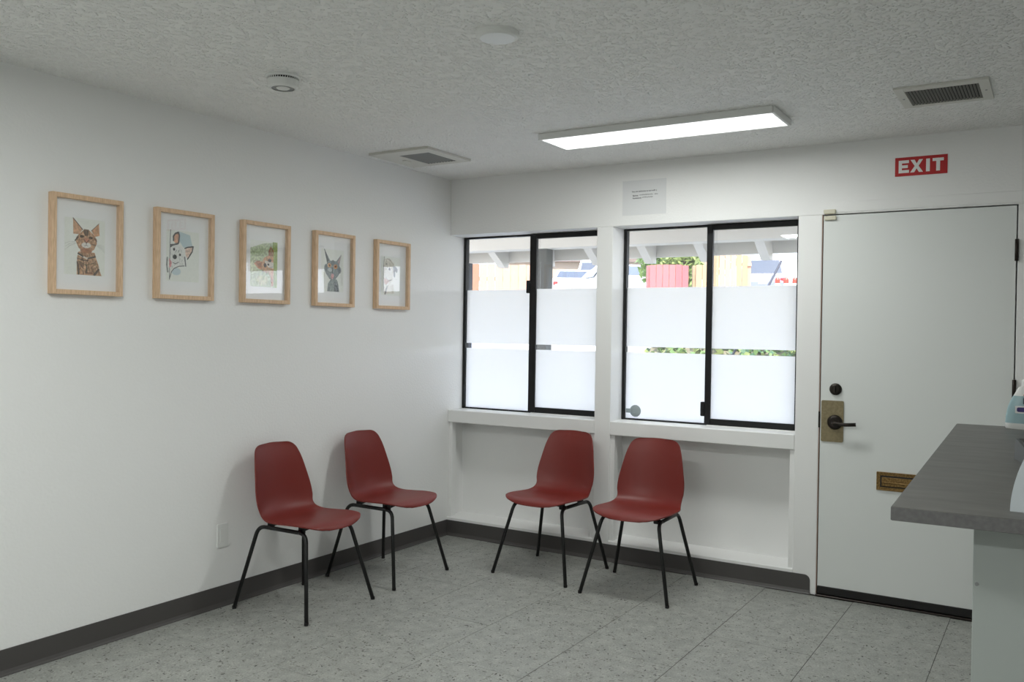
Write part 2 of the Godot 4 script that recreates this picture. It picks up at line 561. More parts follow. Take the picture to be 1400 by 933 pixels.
# ---------------------------------------------------------------- ceiling fittings
func build_ceiling_fittings() -> void:
	var em := mat("lamp_diffuser", rgb(250, 250, 250), 0.6)
	em.emission_enabled = true
	em.emission = Color(1, 1, 1)
	em.emission_energy_multiplier = 1.6
	for spot in [["long white flat panel light glowing on the ceiling above the windows", Vector3(1.822, H, 0.778), LAMP], ["long white flat panel light on the ceiling before the picture wall", Vector3(1.75, H, 3.75), LAMP2], ["long white flat panel light on the ceiling beside the counter", Vector3(2.9, H, 5.4), LAMP3]]:
		var l := thing("ceiling_light", spot[0], "light", spot[1], 0.0, "ceiling panel lights")
		var fs := st_new()
		var a := Vector2(0.600, 0.146)
		for s: float in [-1.0, 1.0]:
			box(fs, Vector3(-a.x, -0.032, s * a.y - 0.008), Vector3(a.x, 0.0, s * a.y + 0.008), 0.002)
			box(fs, Vector3(s * a.x - 0.008, -0.032, -a.y), Vector3(s * a.x + 0.008, 0.0, a.y), 0.002)
		mi("frame", done(fs), M.white_plastic, l)
		mi("diffuser", bm(Vector3(-a.x + 0.007, -0.029, -a.y + 0.007), Vector3(a.x - 0.007, -0.002, a.y - 0.007)), em, l)
		var al := AreaLight3D.new()
		al.name = numbered("panel_light")
		al.area_size = Vector2(1.17, 0.27)
		al.light_energy = spot[2]
		al.light_color = Color(0.985, 1.0, 0.985)
		al.area_range = 14.0
		al.area_attenuation = 2.0
		al.shadow_enabled = true
		add_child(al)
		al.position = spot[1] - Vector3(0, 0.034, 0)
		al.rotation.x = -PI / 2
	var st: SurfaceTool
	# supply air vent near the corner
	var v := thing("air_vent", "white square ceiling vent with a part-open grille near the picture wall", "vent", Vector3(0.315, H, 0.755))
	st = st_new()
	var lo := Vector2(-0.215, -0.215)
	var hi := Vector2(0.215, 0.205)
	var gl := Vector2(-0.062, -0.165)
	var gh := Vector2(0.150, 0.115)
	for q in [[lo.x, lo.y, gl.x, hi.y], [gh.x, lo.y, hi.x, hi.y], [gl.x, lo.y, gh.x, gl.y], [gl.x, gh.y, gh.x, hi.y]]:
		box(st, Vector3(q[0], -0.014, q[1]), Vector3(q[2], -0.004, q[3]), 0.001)
	box(st, Vector3(lo.x, -0.004, lo.y), Vector3(hi.x, 0.0, hi.y))
	mi("face_plate", done(st), M.vent_paint, v)
	mi("duct_opening", bm(Vector3(gl.x, -0.0055, gl.y), Vector3(gh.x, -0.0035, gh.y)), M.duct_grey, v)
	for k in 10:
		var x := gl.x + 0.010 + k * (gh.x - gl.x - 0.020) / 9.0
		var sl := mi("louvre", bc(Vector3(0.011, 0.0016, gh.y - gl.y)), M.vent_slat, v, Vector3(x, -0.0098, (gl.y + gh.y) * 0.5))
		sl.rotation.z = 0.7
	mi("damper_tab", bm(Vector3(-0.13, -0.019, -0.05), Vector3(-0.10, -0.013, 0.0), 0.002), M.vent_paint, v)
	# return vent above the door
	v = thing("return_vent", "white ceiling vent with dark close-set louvres above the exit sign", "vent", Vector3(3.097, H, 0.795))
	st = st_new()
	lo = Vector2(-0.174, -0.170)
	hi = Vector2(0.174, 0.170)
	gl = Vector2(-0.137, -0.132)
	gh = Vector2(0.135, 0.120)
	for q in [[lo.x, lo.y, gl.x, hi.y], [gh.x, lo.y, hi.x, hi.y], [gl.x, lo.y, gh.x, gl.y], [gl.x, gh.y, gh.x, hi.y]]:
		box(st, Vector3(q[0], -0.009, q[1]), Vector3(q[2], 0.0, q[3]), 0.001)
	mi("face_plate", done(st), M.vent_paint, v)
	mi("duct_opening", bm(Vector3(gl.x, -0.0018, gl.y), Vector3(gh.x, -0.0008, gh.y)), M.slot_black, v)
	for k in 22:
		var x := gl.x + 0.006 + k * (gh.x - gl.x - 0.012) / 21.0
		var sl := mi("louvre", bc(Vector3(0.0085, 0.0012, gh.y - gl.y)), M.vent_slat, v, Vector3(x, -0.0052, (gl.y + gh.y) * 0.5))
		sl.rotation.z = 0.75
	for s: float in [-0.155, 0.155]:
		mi("screw", lathe(PackedVector2Array([Vector2(0, -0.0015), Vector2(0.004, -0.001), Vector2(0.005, 0.001)]), 12), M.grey_plastic, v, Vector3(s, -0.0095, 0.0))
	# smoke alarm
	v = thing("smoke_alarm", "round white smoke alarm with dark slots on the ceiling", "smoke alarm", Vector3(0.825, H, 2.315))
	mi("base_plate", lathe(PackedVector2Array([Vector2(0, -0.010), Vector2(0.066, -0.010), Vector2(0.070, -0.006), Vector2(0.070, 0.0)]), 48), M.white_plastic, v)
	mi("vent_ring", lathe(PackedVector2Array([Vector2(0.0, -0.019), Vector2(0.059, -0.019), Vector2(0.059, -0.009)]), 48), M.slot_black, v)
	for k in 40:
		var t := TAU * k / 40
		var f := mi("vent_fin", bc(Vector3(0.006, 0.0085, 0.0022)), M.white_plastic, v, Vector3(cos(t) * 0.0605, -0.0143, sin(t) * 0.0605))
		f.rotation.y = -t
	mi("body", lathe(PackedVector2Array([Vector2(0.046, -0.050), Vector2(0.054, -0.049), Vector2(0.060, -0.043), Vector2(0.063, -0.018), Vector2(0.0, -0.018)]), 48), M.white_plastic, v)
	mi("sounder_ring", lathe(PackedVector2Array([Vector2(0.026, -0.048), Vector2(0.046, -0.048)]), 48), M.grey_plastic, v)
	mi("test_button", lathe(PackedVector2Array([Vector2(0, -0.053), Vector2(0.022, -0.052), Vector2(0.027, -0.049), Vector2(0.027, -0.044)]), 40), M.white_plastic, v)
	# blank cover
	v = thing("ceiling_cover", "plain white round cover plate on the ceiling", "cover plate", Vector3(1.868, H, 2.328))
	mi("disc", lathe(PackedVector2Array([Vector2(0, -0.022), Vector2(0.060, -0.021), Vector2(0.069, -0.017), Vector2(0.074, -0.010), Vector2(0.075, 0.0)]), 56), M.white_plastic, v)

# ---------------------------------------------------------------- chairs
func shell_mesh() -> ArrayMesh:
	var c := Curve3D.new()   # centre line: x unused; y, z
	var line := [[0.246, 0.414], [0.242, 0.423], [0.226, 0.436], [0.180, 0.446], [0.100, 0.446], [0.010, 0.438], [-0.070, 0.432], [-0.130, 0.437], [-0.172, 0.462], [-0.193, 0.510], [-0.203, 0.570], [-0.212, 0.640], [-0.222, 0.710], [-0.233, 0.758], [-0.238, 0.776], [-0.241, 0.788], [-0.243, 0.795], [-0.244, 0.798]]
	var half := [0.085, 0.128, 0.168, 0.203, 0.216, 0.213, 0.203, 0.190, 0.186, 0.192, 0.190, 0.177, 0.162, 0.146, 0.134, 0.118, 0.094, 0.055]
	var lift := [0.0, 0.0, 0.0, 0.002, 0.004, 0.008, 0.014, 0.022, 0.020, 0.008, 0.0, 0.0, 0.0, 0.0, 0.0, 0.0, 0.0, -0.002]
	var wrap := [-0.012, -0.016, -0.014, -0.004, 0.0, 0.0, 0.006, 0.024, 0.046, 0.058, 0.055, 0.046, 0.036, 0.029, 0.025, 0.021, 0.016, 0.008]
	var nv := 76
	var nu := 22
	var top := []
	var get_at := func(arr: Array, f: float, idx: int) -> float:
		var i := int(floor(f))
		var q := f - i
		var g := func(k: int) -> float:
			var e = arr[clampi(k, 0, arr.size() - 1)]
			return e[idx] if idx >= 0 else e
		return cubic_interpolate(g.call(i), g.call(i + 1), g.call(i - 1), g.call(i + 2), q)
	for v in nv + 1:
		var f := float(v) / nv * (line.size() - 1)
		var z: float = get_at.call(line, f, 0)
		var y: float = get_at.call(line, f, 1)
		var hw: float = get_at.call(half, f, -1)
		var lf: float = get_at.call(lift, f, -1)
		var wr: float = get_at.call(wrap, f, -1)
		var row := []
		for u in nu + 1:
			var s := 2.0 * u / nu - 1.0
			s = sin(s * PI / 2.0) * 0.55 + s * 0.45
			row.append(Vector3(s * hw, y + lf * s * s, z + wr * s * s))
		top.append(row)
	var low := []
	for v in nv + 1:
		var row := []
		for u in nu + 1:
			var du: Vector3 = top[v][mini(u + 1, nu)] - top[v][maxi(u - 1, 0)]
			var dv: Vector3 = top[mini(v + 1, nv)][nu / 2] - top[maxi(v - 1, 0)][nu / 2]
			row.append(top[v][u] - dv.cross(du).normalized() * -0.0065)
		low.append(row)
	var st := st_new(false)
	for g in [[top, 1.0], [low, -1.0]]:
		st.set_smooth_group(0 if g[1] > 0 else 1)
		for v in nv:
			for u in nu:
				var a: Vector3 = g[0][v][u]
				var out: Vector3 = (top[v][u] - low[v][u]) * g[1]
				quad(st, a, g[0][v][u + 1], g[0][v + 1][u + 1], g[0][v + 1][u], out)
	st.set_smooth_group(2)
	for v in nv:
		for u in [0, nu]:
			quad(st, top[v][u], top[v + 1][u], low[v + 1][u], low[v][u], Vector3(1 if u == nu else -1, 0, 0))
	st.set_smooth_group(3)
	for u in nu:
		quad(st, top[0][u], top[0][u + 1], low[0][u + 1], low[0][u], Vector3(0, 0, 1))
		quad(st, top[nv][u], top[nv][u + 1], low[nv][u + 1], low[nv][u], Vector3(0, 1, 0))
	return done(st)

func make_chair(label: String, at: Vector3, turn: float) -> Node3D:
	var c := thing("shell_chair", label, "chair", at, turn, "red shell chairs of the waiting room")
	mi("seat_shell", shell_mesh(), M.shell_plastic, c)
	for s: float in [-1.0, 1.0]:
		var top_f := Vector3(s * 0.158, 0.402, 0.150)
		var top_r := Vector3(s * 0.158, 0.402, -0.165)
		var ff := Vector3(s * 0.243, 0.004, 0.238)
		var fr := Vector3(s * 0.243, 0.004, -0.238)
		var rail := bent(PackedVector3Array([ff, top_f, top_r, fr]), 0.045, 8)
		# the bent tube is one leg pair; it is cut into front leg, side rail and rear leg
		var n := rail.size()
		var front := rail.slice(0, 10)
		var mid := rail.slice(9, n - 9)
		var rear := rail.slice(n - 10, n)
		mi("leg", tube_mesh(front, 0.0098, 14), M.black_powder, c)
		mi("side_rail", tube_mesh(mid, 0.0098, 14), M.black_powder, c)
		mi("leg", tube_mesh(rear, 0.0098, 14), M.black_powder, c)
		for p in [ff, fr]:
			mi("foot_cap", lathe(PackedVector2Array([Vector2(0, -0.004), Vector2(0.0100, -0.004), Vector2(0.0103, 0.0), Vector2(0.0103, 0.010), Vector2(0.0, 0.010)]), 14), M.black_rubber, c, p)
	for z: float in [0.095, -0.110]:
		var b := mi("cross_bar", tube_mesh(PackedVector3Array([Vector3(-0.158, 0.402, z), Vector3(-0.06, 0.414, z), Vector3(0.06, 0.414, z), Vector3(0.158, 0.402, z)]), 0.0085, 12), M.black_powder, c)
		for s: float in [-1.0, 1.0]:
			mi("mount", bm(Vector3(s * 0.128 - 0.014, 0.388, z - 0.014), Vector3(s * 0.128 + 0.014, 0.431, z + 0.014), 0.004), M.black_powder, b)
	return c

func build_chairs() -> void:
	var a := make_chair("dark red shell chair beside the wall socket on the picture wall", Vector3(0.314, 0, 1.642), deg_to_rad(91.7))
	var spots := [
		["dark red shell chair on the picture wall close to the window corner", Vector3(0.296, 0, 0.970), deg_to_rad(90.5)],
		["dark red shell chair under the window next to the picture wall", Vector3(1.032, 0, 0.392), deg_to_rad(-2.6)],
		["dark red shell chair under the window next to the door", Vector3(1.609, 0, 0.439), deg_to_rad(2.4)]]
	for s in spots:
		var c: Node3D = a.duplicate()
		c.name = numbered("shell_chair")
		add_child(c)
		c.position = s[1]
		c.rotation.y = s[2]
		c.set_meta("label", s[0])

# ---------------------------------------------------------------- pictures
var im: Image
var box_at := Rect2()

func pen(p: Vector2) -> Vector2:
	return (p - box_at.position) / box_at.size * Vector2(im.get_size())

func dab(x: int, y: int, c: Color, a: float) -> void:
	if x >= 0 and y >= 0 and x < im.get_width() and y < im.get_height():
		im.set_pixel(x, y, im.get_pixel(x, y).lerp(c, a))

func poly(pts: Array, c: Color, a := 1.0) -> void:
	var pp := PackedVector2Array()
	for i in range(0, pts.size(), 2):
		pp.append(pen(Vector2(pts[i], pts[i + 1])))
	var lo := pp[0]
	var hi := pp[0]
	for p in pp:
		lo = lo.min(p)
		hi = hi.max(p)
	for y in range(int(lo.y), int(hi.y) + 2):
		for x in range(int(lo.x), int(hi.x) + 2):
			if Geometry2D.is_point_in_polygon(Vector2(x + 0.5, y + 0.5), pp):
				dab(x, y, c, a)

func oval(cx: float, cy: float, rx: float, ry: float, c: Color, a := 1.0) -> void:
	var m := pen(Vector2(cx, cy))
	var r := Vector2(rx, ry) / box_at.size * Vector2(im.get_size())
	for y in range(int(m.y - r.y) - 1, int(m.y + r.y) + 2):
		for x in range(int(m.x - r.x) - 1, int(m.x + r.x) + 2):
			var d := (Vector2(x + 0.5, y + 0.5) - m) / r
			var k := d.length()
			if k < 1.0:
				dab(x, y, c, a * clampf((1.0 - k) * 6.0, 0.0, 1.0))

func stroke(pts: Array, w: float, c: Color, a := 1.0) -> void:
	var s := im.get_width() / box_at.size.x
	for i in range(0, pts.size() - 2, 2):
		var p := pen(Vector2(pts[i], pts[i + 1]))
		var q := pen(Vector2(pts[i + 2], pts[i + 3]))
		var lo := p.min(q) - Vector2.ONE * (w * s + 1)
		var hi := p.max(q) + Vector2.ONE * (w * s + 1)
		for y in range(int(lo.y), int(hi.y) + 1):
			for x in range(int(lo.x), int(hi.x) + 1):
				var z := Vector2(x + 0.5, y + 0.5)
				var d := z.distance_to(Geometry2D.get_closest_point_to_segment(z, p, q))
				if d < w * s * 0.5 + 0.6:
					dab(x, y, c, a * clampf(w * s * 0.5 + 0.6 - d, 0.0, 1.0))

func hatch(pts: Array, c: Color, n: int, length: float, w: float, a: float, lean := PI / 2) -> void:
	var pp := PackedVector2Array()
	for i in range(0, pts.size(), 2):
		pp.append(Vector2(pts[i], pts[i + 1]))
	var lo := pp[0]
	var hi := pp[0]
	for p in pp:
		lo = lo.min(p)
		hi = hi.max(p)
	rng.seed = n * 7 + int(length)
	for k in n * 3:
		var p := Vector2(rng.randf_range(lo.x, hi.x), rng.randf_range(lo.y, hi.y))
		var d := Vector2.from_angle(lean + rng.randf_range(-0.5, 0.5)) * length * rng.randf_range(0.5, 1.2)
		if k % 3 == 0 or Geometry2D.is_point_in_polygon(p, pp):
			if Geometry2D.is_point_in_polygon(p, pp) and Geometry2D.is_point_in_polygon(p + d, pp):
				stroke([p.x, p.y, p.x + d.x, p.y + d.y], w * rng.randf_range(0.5, 1.2), c, a * rng.randf_range(0.5, 1.0))

func washes() -> void:
	var n := FastNoiseLite.new()
	n.seed = 8
	n.frequency = 0.05
	n.fractal_octaves = 3
	for y in im.get_height():
		for x in im.get_width():
			var c := im.get_pixel(x, y)
			var k := 1.0 + n.get_noise_2d(x, y) * (0.22 if c.v < 0.8 or c.s > 0.15 else 0.02)
			im.set_pixel(x, y, Color(clampf(c.r * k, 0, 1), clampf(c.g * k, 0, 1), clampf(c.b * k, 0, 1)))

func fresh(x: float, y: float, w: float, h: float) -> void:
	im = Image.create_empty(228, 294, false, Image.FORMAT_RGB8)
	im.fill(rgb(243, 245, 239))
	box_at = Rect2(x, y, w, h)

func picture(n: int) -> ImageTexture:
	match n:
		0:   # tabby cat, sitting
			fresh(62, 128, 508, 735)
			var fur := rgb(190, 146, 112)
			var dark := rgb(62, 48, 42)
			poly([235, 560, 440, 560, 460, 640, 490, 720, 500, 780, 530, 860, 215, 860, 218, 640], fur)
			poly([205, 380, 250, 320, 310, 265, 360, 265, 410, 310, 465, 380, 465, 440, 430, 520, 380, 560, 290, 560, 235, 510, 205, 440], fur)
			hatch([235, 560, 440, 560, 460, 640, 490, 720, 500, 780, 530, 860, 215, 860, 218, 640], rgb(222, 186, 150), 90, 46, 10, 0.8)
			hatch([235, 560, 440, 560, 460, 640, 490, 720, 500, 780, 530, 860, 215, 860, 218, 640], rgb(112, 76, 54), 70, 40, 8, 0.7)
			hatch([205, 380, 250, 320, 310, 265, 360, 265, 410, 310, 465, 380, 465, 440, 430, 520, 380, 560, 290, 560, 235, 510, 205, 440], rgb(226, 190, 154), 70, 30, 9, 0.8)
			hatch([205, 380, 250, 320, 310, 265, 360, 265, 410, 310, 465, 380, 465, 440, 430, 520, 380, 560, 290, 560, 235, 510, 205, 440], rgb(118, 84, 62), 50, 26, 6, 0.6)
			poly([165, 130, 285, 270, 240, 335, 170, 335], rgb(214, 168, 134))
			poly([490, 172, 395, 275, 440, 350, 500, 330], rgb(206, 158, 122))
			stroke([165, 130, 285, 270], 9, dark, 0.8)
			stroke([490, 172, 395, 275], 7, dark, 0.6)
			poly([300, 262, 360, 262, 372, 300, 345, 345, 315, 345, 290, 300], rgb(112, 86, 64), 0.75)
			stroke([310, 280, 322, 345], 9, dark)
			stroke([345, 280, 342, 345], 9, dark)
			oval(276, 360, 27, 19, dark)
			oval(388, 370, 27, 19, dark)
			oval(284, 362, 14, 16, rgb(150, 96, 40), 0.5)
			oval(384, 372, 14, 16, rgb(150, 96, 40), 0.5)
			poly([300, 380, 372, 380, 352, 440, 322, 440], rgb(200, 140, 112))
			oval(332, 470, 66, 40, rgb(232, 228, 222))
			stroke([305, 400, 333, 445, 362, 400], 8, rgb(110, 66, 56))
			stroke([333, 445, 333, 470, 310, 482], 4, dark, 0.7)
			stroke([333, 470, 356, 482], 4, dark, 0.7)
			stroke([195, 420, 228, 372], 16, dark, 0.85)
			stroke([436, 372, 462, 405], 14, dark, 0.6)
			stroke([400, 450, 455, 460], 10, dark, 0.5)
			oval(330, 545, 80, 34, rgb(176, 116, 84), 0.8)
			stroke([235, 595, 330, 640, 350, 640, 445, 612], 20, rgb(226, 216, 204))
			stroke([232, 585, 290, 618], 16, dark, 0.9)
			stroke([360, 640, 445, 612], 18, dark, 0.9)
			stroke([225, 650, 300, 670, 360, 670], 12, dark, 0.7)
			stroke([240, 690, 330, 730, 430, 700], 10, rgb(92, 80, 52), 0.7)
			stroke([340, 740, 340, 830], 18, rgb(84, 78, 62), 0.85)
			stroke([250, 710, 300, 780], 12, dark, 0.5)
			stroke([225, 700, 240, 850], 22, dark, 0.7)
			stroke([420, 740, 460, 700], 9, rgb(104, 90, 60), 0.7)
			stroke([440, 850, 490, 780], 26, dark, 0.75)
			stroke([350, 830, 410, 835], 14, rgb(120, 70, 50), 0.8)
			for k in 3:
				stroke([200, 440 + k * 10, 130, 440 + k * 26, 70, 470 + k * 40], 3, rgb(180, 180, 176), 0.8)
				stroke([470, 450 + k * 10, 520, 455 + k * 20, 565, 480 + k * 34], 3, rgb(180, 180, 176), 0.8)
		1:   # white dog peeping round an edge
			fresh(60, 88, 465, 745)
			poly([235, 100, 390, 140, 430, 300, 300, 330, 240, 240], rgb(186, 208, 216), 0.8)
			oval(200, 690, 70, 60, rgb(196, 214, 222), 0.8)
			var ink2 := rgb(58, 56, 58)
			poly([115, 340, 160, 290, 240, 290, 320, 360, 335, 470, 320, 600, 240, 610, 170, 640, 130, 700, 105, 810, 100, 470], rgb(240, 240, 236))
			poly([160, 250, 155, 190, 180, 140, 225, 115, 240, 160, 235, 260, 190, 280], rgb(224, 170, 138))
			stroke([160, 240, 158, 180, 185, 135, 228, 115, 240, 160, 232, 265], 18, ink2)
			poly([115, 300, 165, 290, 235, 260, 230, 290, 150, 320, 118, 350], ink2, 0.9)
			stroke([118, 90, 112, 300, 108, 810], 7, ink2, 0.9)
			poly([325, 345, 440, 305, 415, 400, 360, 490, 330, 440], rgb(232, 204, 188))
			stroke([320, 340, 360, 320, 440, 303, 425, 380, 360, 495], 14, ink2)
			stroke([320, 470, 325, 520, 335, 600], 14, ink2, 0.8)
			stroke([315, 600, 240, 610, 170, 650, 135, 700, 108, 808], 9, ink2, 0.8)
			hatch([115, 340, 160, 290, 240, 290, 320, 360, 335, 470, 320, 600, 240, 610, 170, 640, 130, 700, 105, 810, 100, 470], rgb(186, 186, 184), 60, 40, 5, 0.6)
			oval(168, 368, 16, 22, ink2)
			oval(252, 442, 16, 20, ink2)
			oval(180, 478, 30, 36, rgb(34, 32, 34))
			stroke([205, 375, 195, 400], 6, ink2, 0.7)
			stroke([235, 380, 225, 410], 6, ink2, 0.7)
			stroke([150, 560, 190, 580, 235, 550], 7, ink2, 0.7)
			poly([100, 500, 140, 560, 130, 620, 105, 650], rgb(222, 142, 146), 0.9)
			stroke([78, 500, 70, 600, 85, 700], 22, rgb(120, 124, 124), 0.7)
		2:   # tan dog lying on grass
			fresh(128, 148, 365, 648)
			poly([128, 260, 300, 180, 430, 160, 430, 796, 128, 796], rgb(196, 208, 170), 0.85)
			poly([432, 148, 493, 148, 493, 796, 432, 796], rgb(166, 184, 104))
			stroke([432, 148, 440, 800], 8, rgb(120, 142, 70), 0.8)
			oval(290, 700, 90, 80, rgb(228, 226, 190), 0.8)
			oval(240, 330, 120, 40, rgb(160, 176, 132), 0.6)
			poly([400, 205, 440, 270, 438, 360, 370, 345, 368, 290], rgb(160, 98, 62))
			poly([355, 350, 438, 345, 442, 620, 440, 770, 415, 780, 400, 640, 370, 600, 330, 590, 290, 560, 230, 540, 175, 470, 210, 445, 290, 440, 300, 390], rgb(226, 170, 130))
			hatch([128, 260, 300, 180, 430, 160, 430, 796, 128, 796], rgb(172, 190, 140), 110, 50, 7, 0.5)
			hatch([355, 350, 438, 345, 442, 620, 440, 770, 415, 780, 400, 640, 370, 600, 330, 590, 290, 560, 230, 540, 175, 470, 210, 445, 290, 440, 300, 390], rgb(186, 120, 80), 60, 26, 6, 0.7)
			poly([175, 470, 215, 440, 290, 440, 270, 540, 225, 530], rgb(196, 128, 84))
			oval(250, 490, 26, 34, rgb(164, 100, 62), 0.7)
			poly([320, 420, 400, 430, 440, 440, 440, 520, 380, 520, 330, 470], rgb(240, 232, 222))
			oval(388, 412, 26, 24, rgb(52, 40, 34))
			oval(326, 486, 20, 32, rgb(52, 40, 34))
			oval(370, 472, 14, 16, rgb(40, 34, 32))
			stroke([380, 520, 430, 500], 5, rgb(90, 70, 60), 0.7)
			stroke([295, 560, 300, 590], 7, rgb(70, 52, 42), 0.7)
			stroke([335, 575, 345, 605], 7, rgb(70, 52, 42), 0.7)
			stroke([415, 650, 425, 770], 20, rgb(190, 120, 78), 0.8)
			stroke([180, 440, 260, 432], 6, rgb(120, 76, 50), 0.8)
		3:   # grey cat with open mouth
			fresh(118, 185, 350, 618)
			poly([215, 800, 225, 690, 270, 620, 360, 620, 385, 690, 400, 800], rgb(132, 142, 142))
			poly([315, 660, 375, 650, 400, 800, 330, 800], rgb(84, 88, 96))
			poly([168, 190, 255, 350, 350, 350, 430, 240, 400, 410, 425, 480, 385, 560, 330, 630, 250, 620, 190, 540, 170, 440, 210, 390], rgb(134, 142, 144))
			hatch([168, 190, 255, 350, 350, 350, 430, 240, 400, 410, 425, 480, 385, 560, 330, 630, 250, 620, 190, 540, 170, 440, 210, 390], rgb(178, 186, 188), 80, 30, 6, 0.7)
			hatch([215, 800, 225, 690, 270, 620, 360, 620, 385, 690, 400, 800], rgb(170, 178, 180), 40, 40, 6, 0.7)
			poly([180, 220, 240, 350, 205, 380], rgb(84, 90, 96))
			poly([420, 265, 370, 360, 398, 400], rgb(190, 160, 158))
			stroke([168, 190, 215, 390], 9, rgb(66, 70, 76))
			oval(298, 380, 30, 46, rgb(98, 106, 110), 0.8)
			oval(190, 460, 26, 60, rgb(104, 112, 116), 0.8)
			oval(405, 480, 26, 50, rgb(104, 112, 116), 0.8)
			oval(245, 418, 30, 34, rgb(222, 164, 108))
			oval(340, 432, 32, 36, rgb(222, 150, 88))
			oval(248, 418, 12, 14, rgb(70, 52, 40))
			oval(338, 432, 12, 14, rgb(70, 52, 40))
			oval(255, 485, 34, 30, rgb(196, 204, 204))
			stroke([290, 450, 292, 525], 12, rgb(60, 58, 62))
			poly([275, 540, 310, 540, 316, 590, 292, 625, 268, 590], rgb(220, 160, 164))
			oval(150, 560, 24, 70, rgb(220, 222, 190), 0.6)
			for k in 4:
				stroke([130 + k * 14, 500, 140 + k * 10, 690], 4, rgb(206, 206, 196), 0.7)
				stroke([440 - k * 10, 260, 455 - k * 8, 700], 4, rgb(206, 206, 198), 0.7)
		4:   # white shaggy dog with a dark muzzle
			fresh(100, 150, 330, 560)
			poly([140, 190, 240, 170, 320, 240, 330, 400, 300, 480, 330, 680, 150, 690, 130, 500], rgb(236, 232, 220))
			oval(250, 400, 90, 130, rgb(238, 235, 224))
			hatch([140, 190, 240, 170, 320, 240, 330, 400, 300, 480, 330, 680, 150, 690, 130, 500], rgb(176, 168, 154), 120, 44, 5, 0.6)
			stroke([150, 160, 140, 300, 135, 480, 150, 660], 12, rgb(150, 146, 138), 0.8)
			stroke([200, 180, 250, 200, 310, 260], 8, rgb(170, 164, 154), 0.8)
			oval(240, 330, 18, 20, rgb(60, 58, 56))
			poly([300, 280, 350, 285, 385, 340, 372, 380, 345, 350, 340, 440, 318, 440, 310, 350], rgb(48, 50, 48))
			oval(362, 330, 22, 34, rgb(40, 42, 40))
			poly([150, 460, 200, 480, 260, 490, 190, 555, 155, 540], rgb(196, 160, 142))
			stroke([180, 450, 230, 500, 290, 480], 7, rgb(110, 96, 84), 0.8)
			stroke([200, 590, 170, 690], 20, rgb(70, 68, 62), 0.8)
			oval(190, 260, 14, 12, rgb(110, 106, 98), 0.8)
	washes()
	return ImageTexture.create_from_image(im)

func build_pictures() -> void:
	var what := ["a tabby kitten portrait", "a white dog peeping round an edge", "a tan dog lying on green grass", "a grey open-mouthed cat", "a shaggy white dog with dark muzzle"]
	var zs := [2.644, 2.153, 1.654, 1.146, 0.631]
	var W := 0.3217
	var T := 0.417
	var r := 0.0195
	var dp := 0.032
	var rail_v := bm(Vector3(-r / 2, -T / 2, 0), Vector3(r / 2, T / 2, dp), 0.0012)
	var rail_h := bm(Vector3(-W / 2 + r, -r / 2, 0), Vector3(W / 2 - r, r / 2, dp), 0.0012)
	for i in 5:
		var p := thing("picture_frame", "pale wood picture frame holding " + what[i], "picture", Vector3(0.0005, 1.7245, zs[i]), PI / 2, "pet portraits on the left wall")
		for s: float in [-1.0, 1.0]:
			mi("frame_rail", rail_v, M.pale_wood, p, Vector3(s * (W / 2 - r / 2), 0, 0))
			mi("frame_rail", rail_h, M.pale_wood, p, Vector3(0, s * (T / 2 - r / 2), 0))
		mi("mat_board", bm(Vector3(-W / 2 + r, -T / 2 + r, 0.004), Vector3(W / 2 - r, T / 2 - r, 0.008)), M.mat_board, p)
		var pm := mat("portrait_%d" % i, Color(1, 1, 1), 0.8)
		pm.albedo_texture = picture(i)
		var q := QuadMesh.new()
		q.size = Vector2(0.183, 0.238)
		mi("print", q, pm, p, Vector3(-0.004, -0.005, 0.0086))
		mi("glass_pane", bm(Vector3(-W / 2 + r, -T / 2 + r, 0.0225), Vector3(W / 2 - r, T / 2 - r, 0.0245)), M.glass, p)

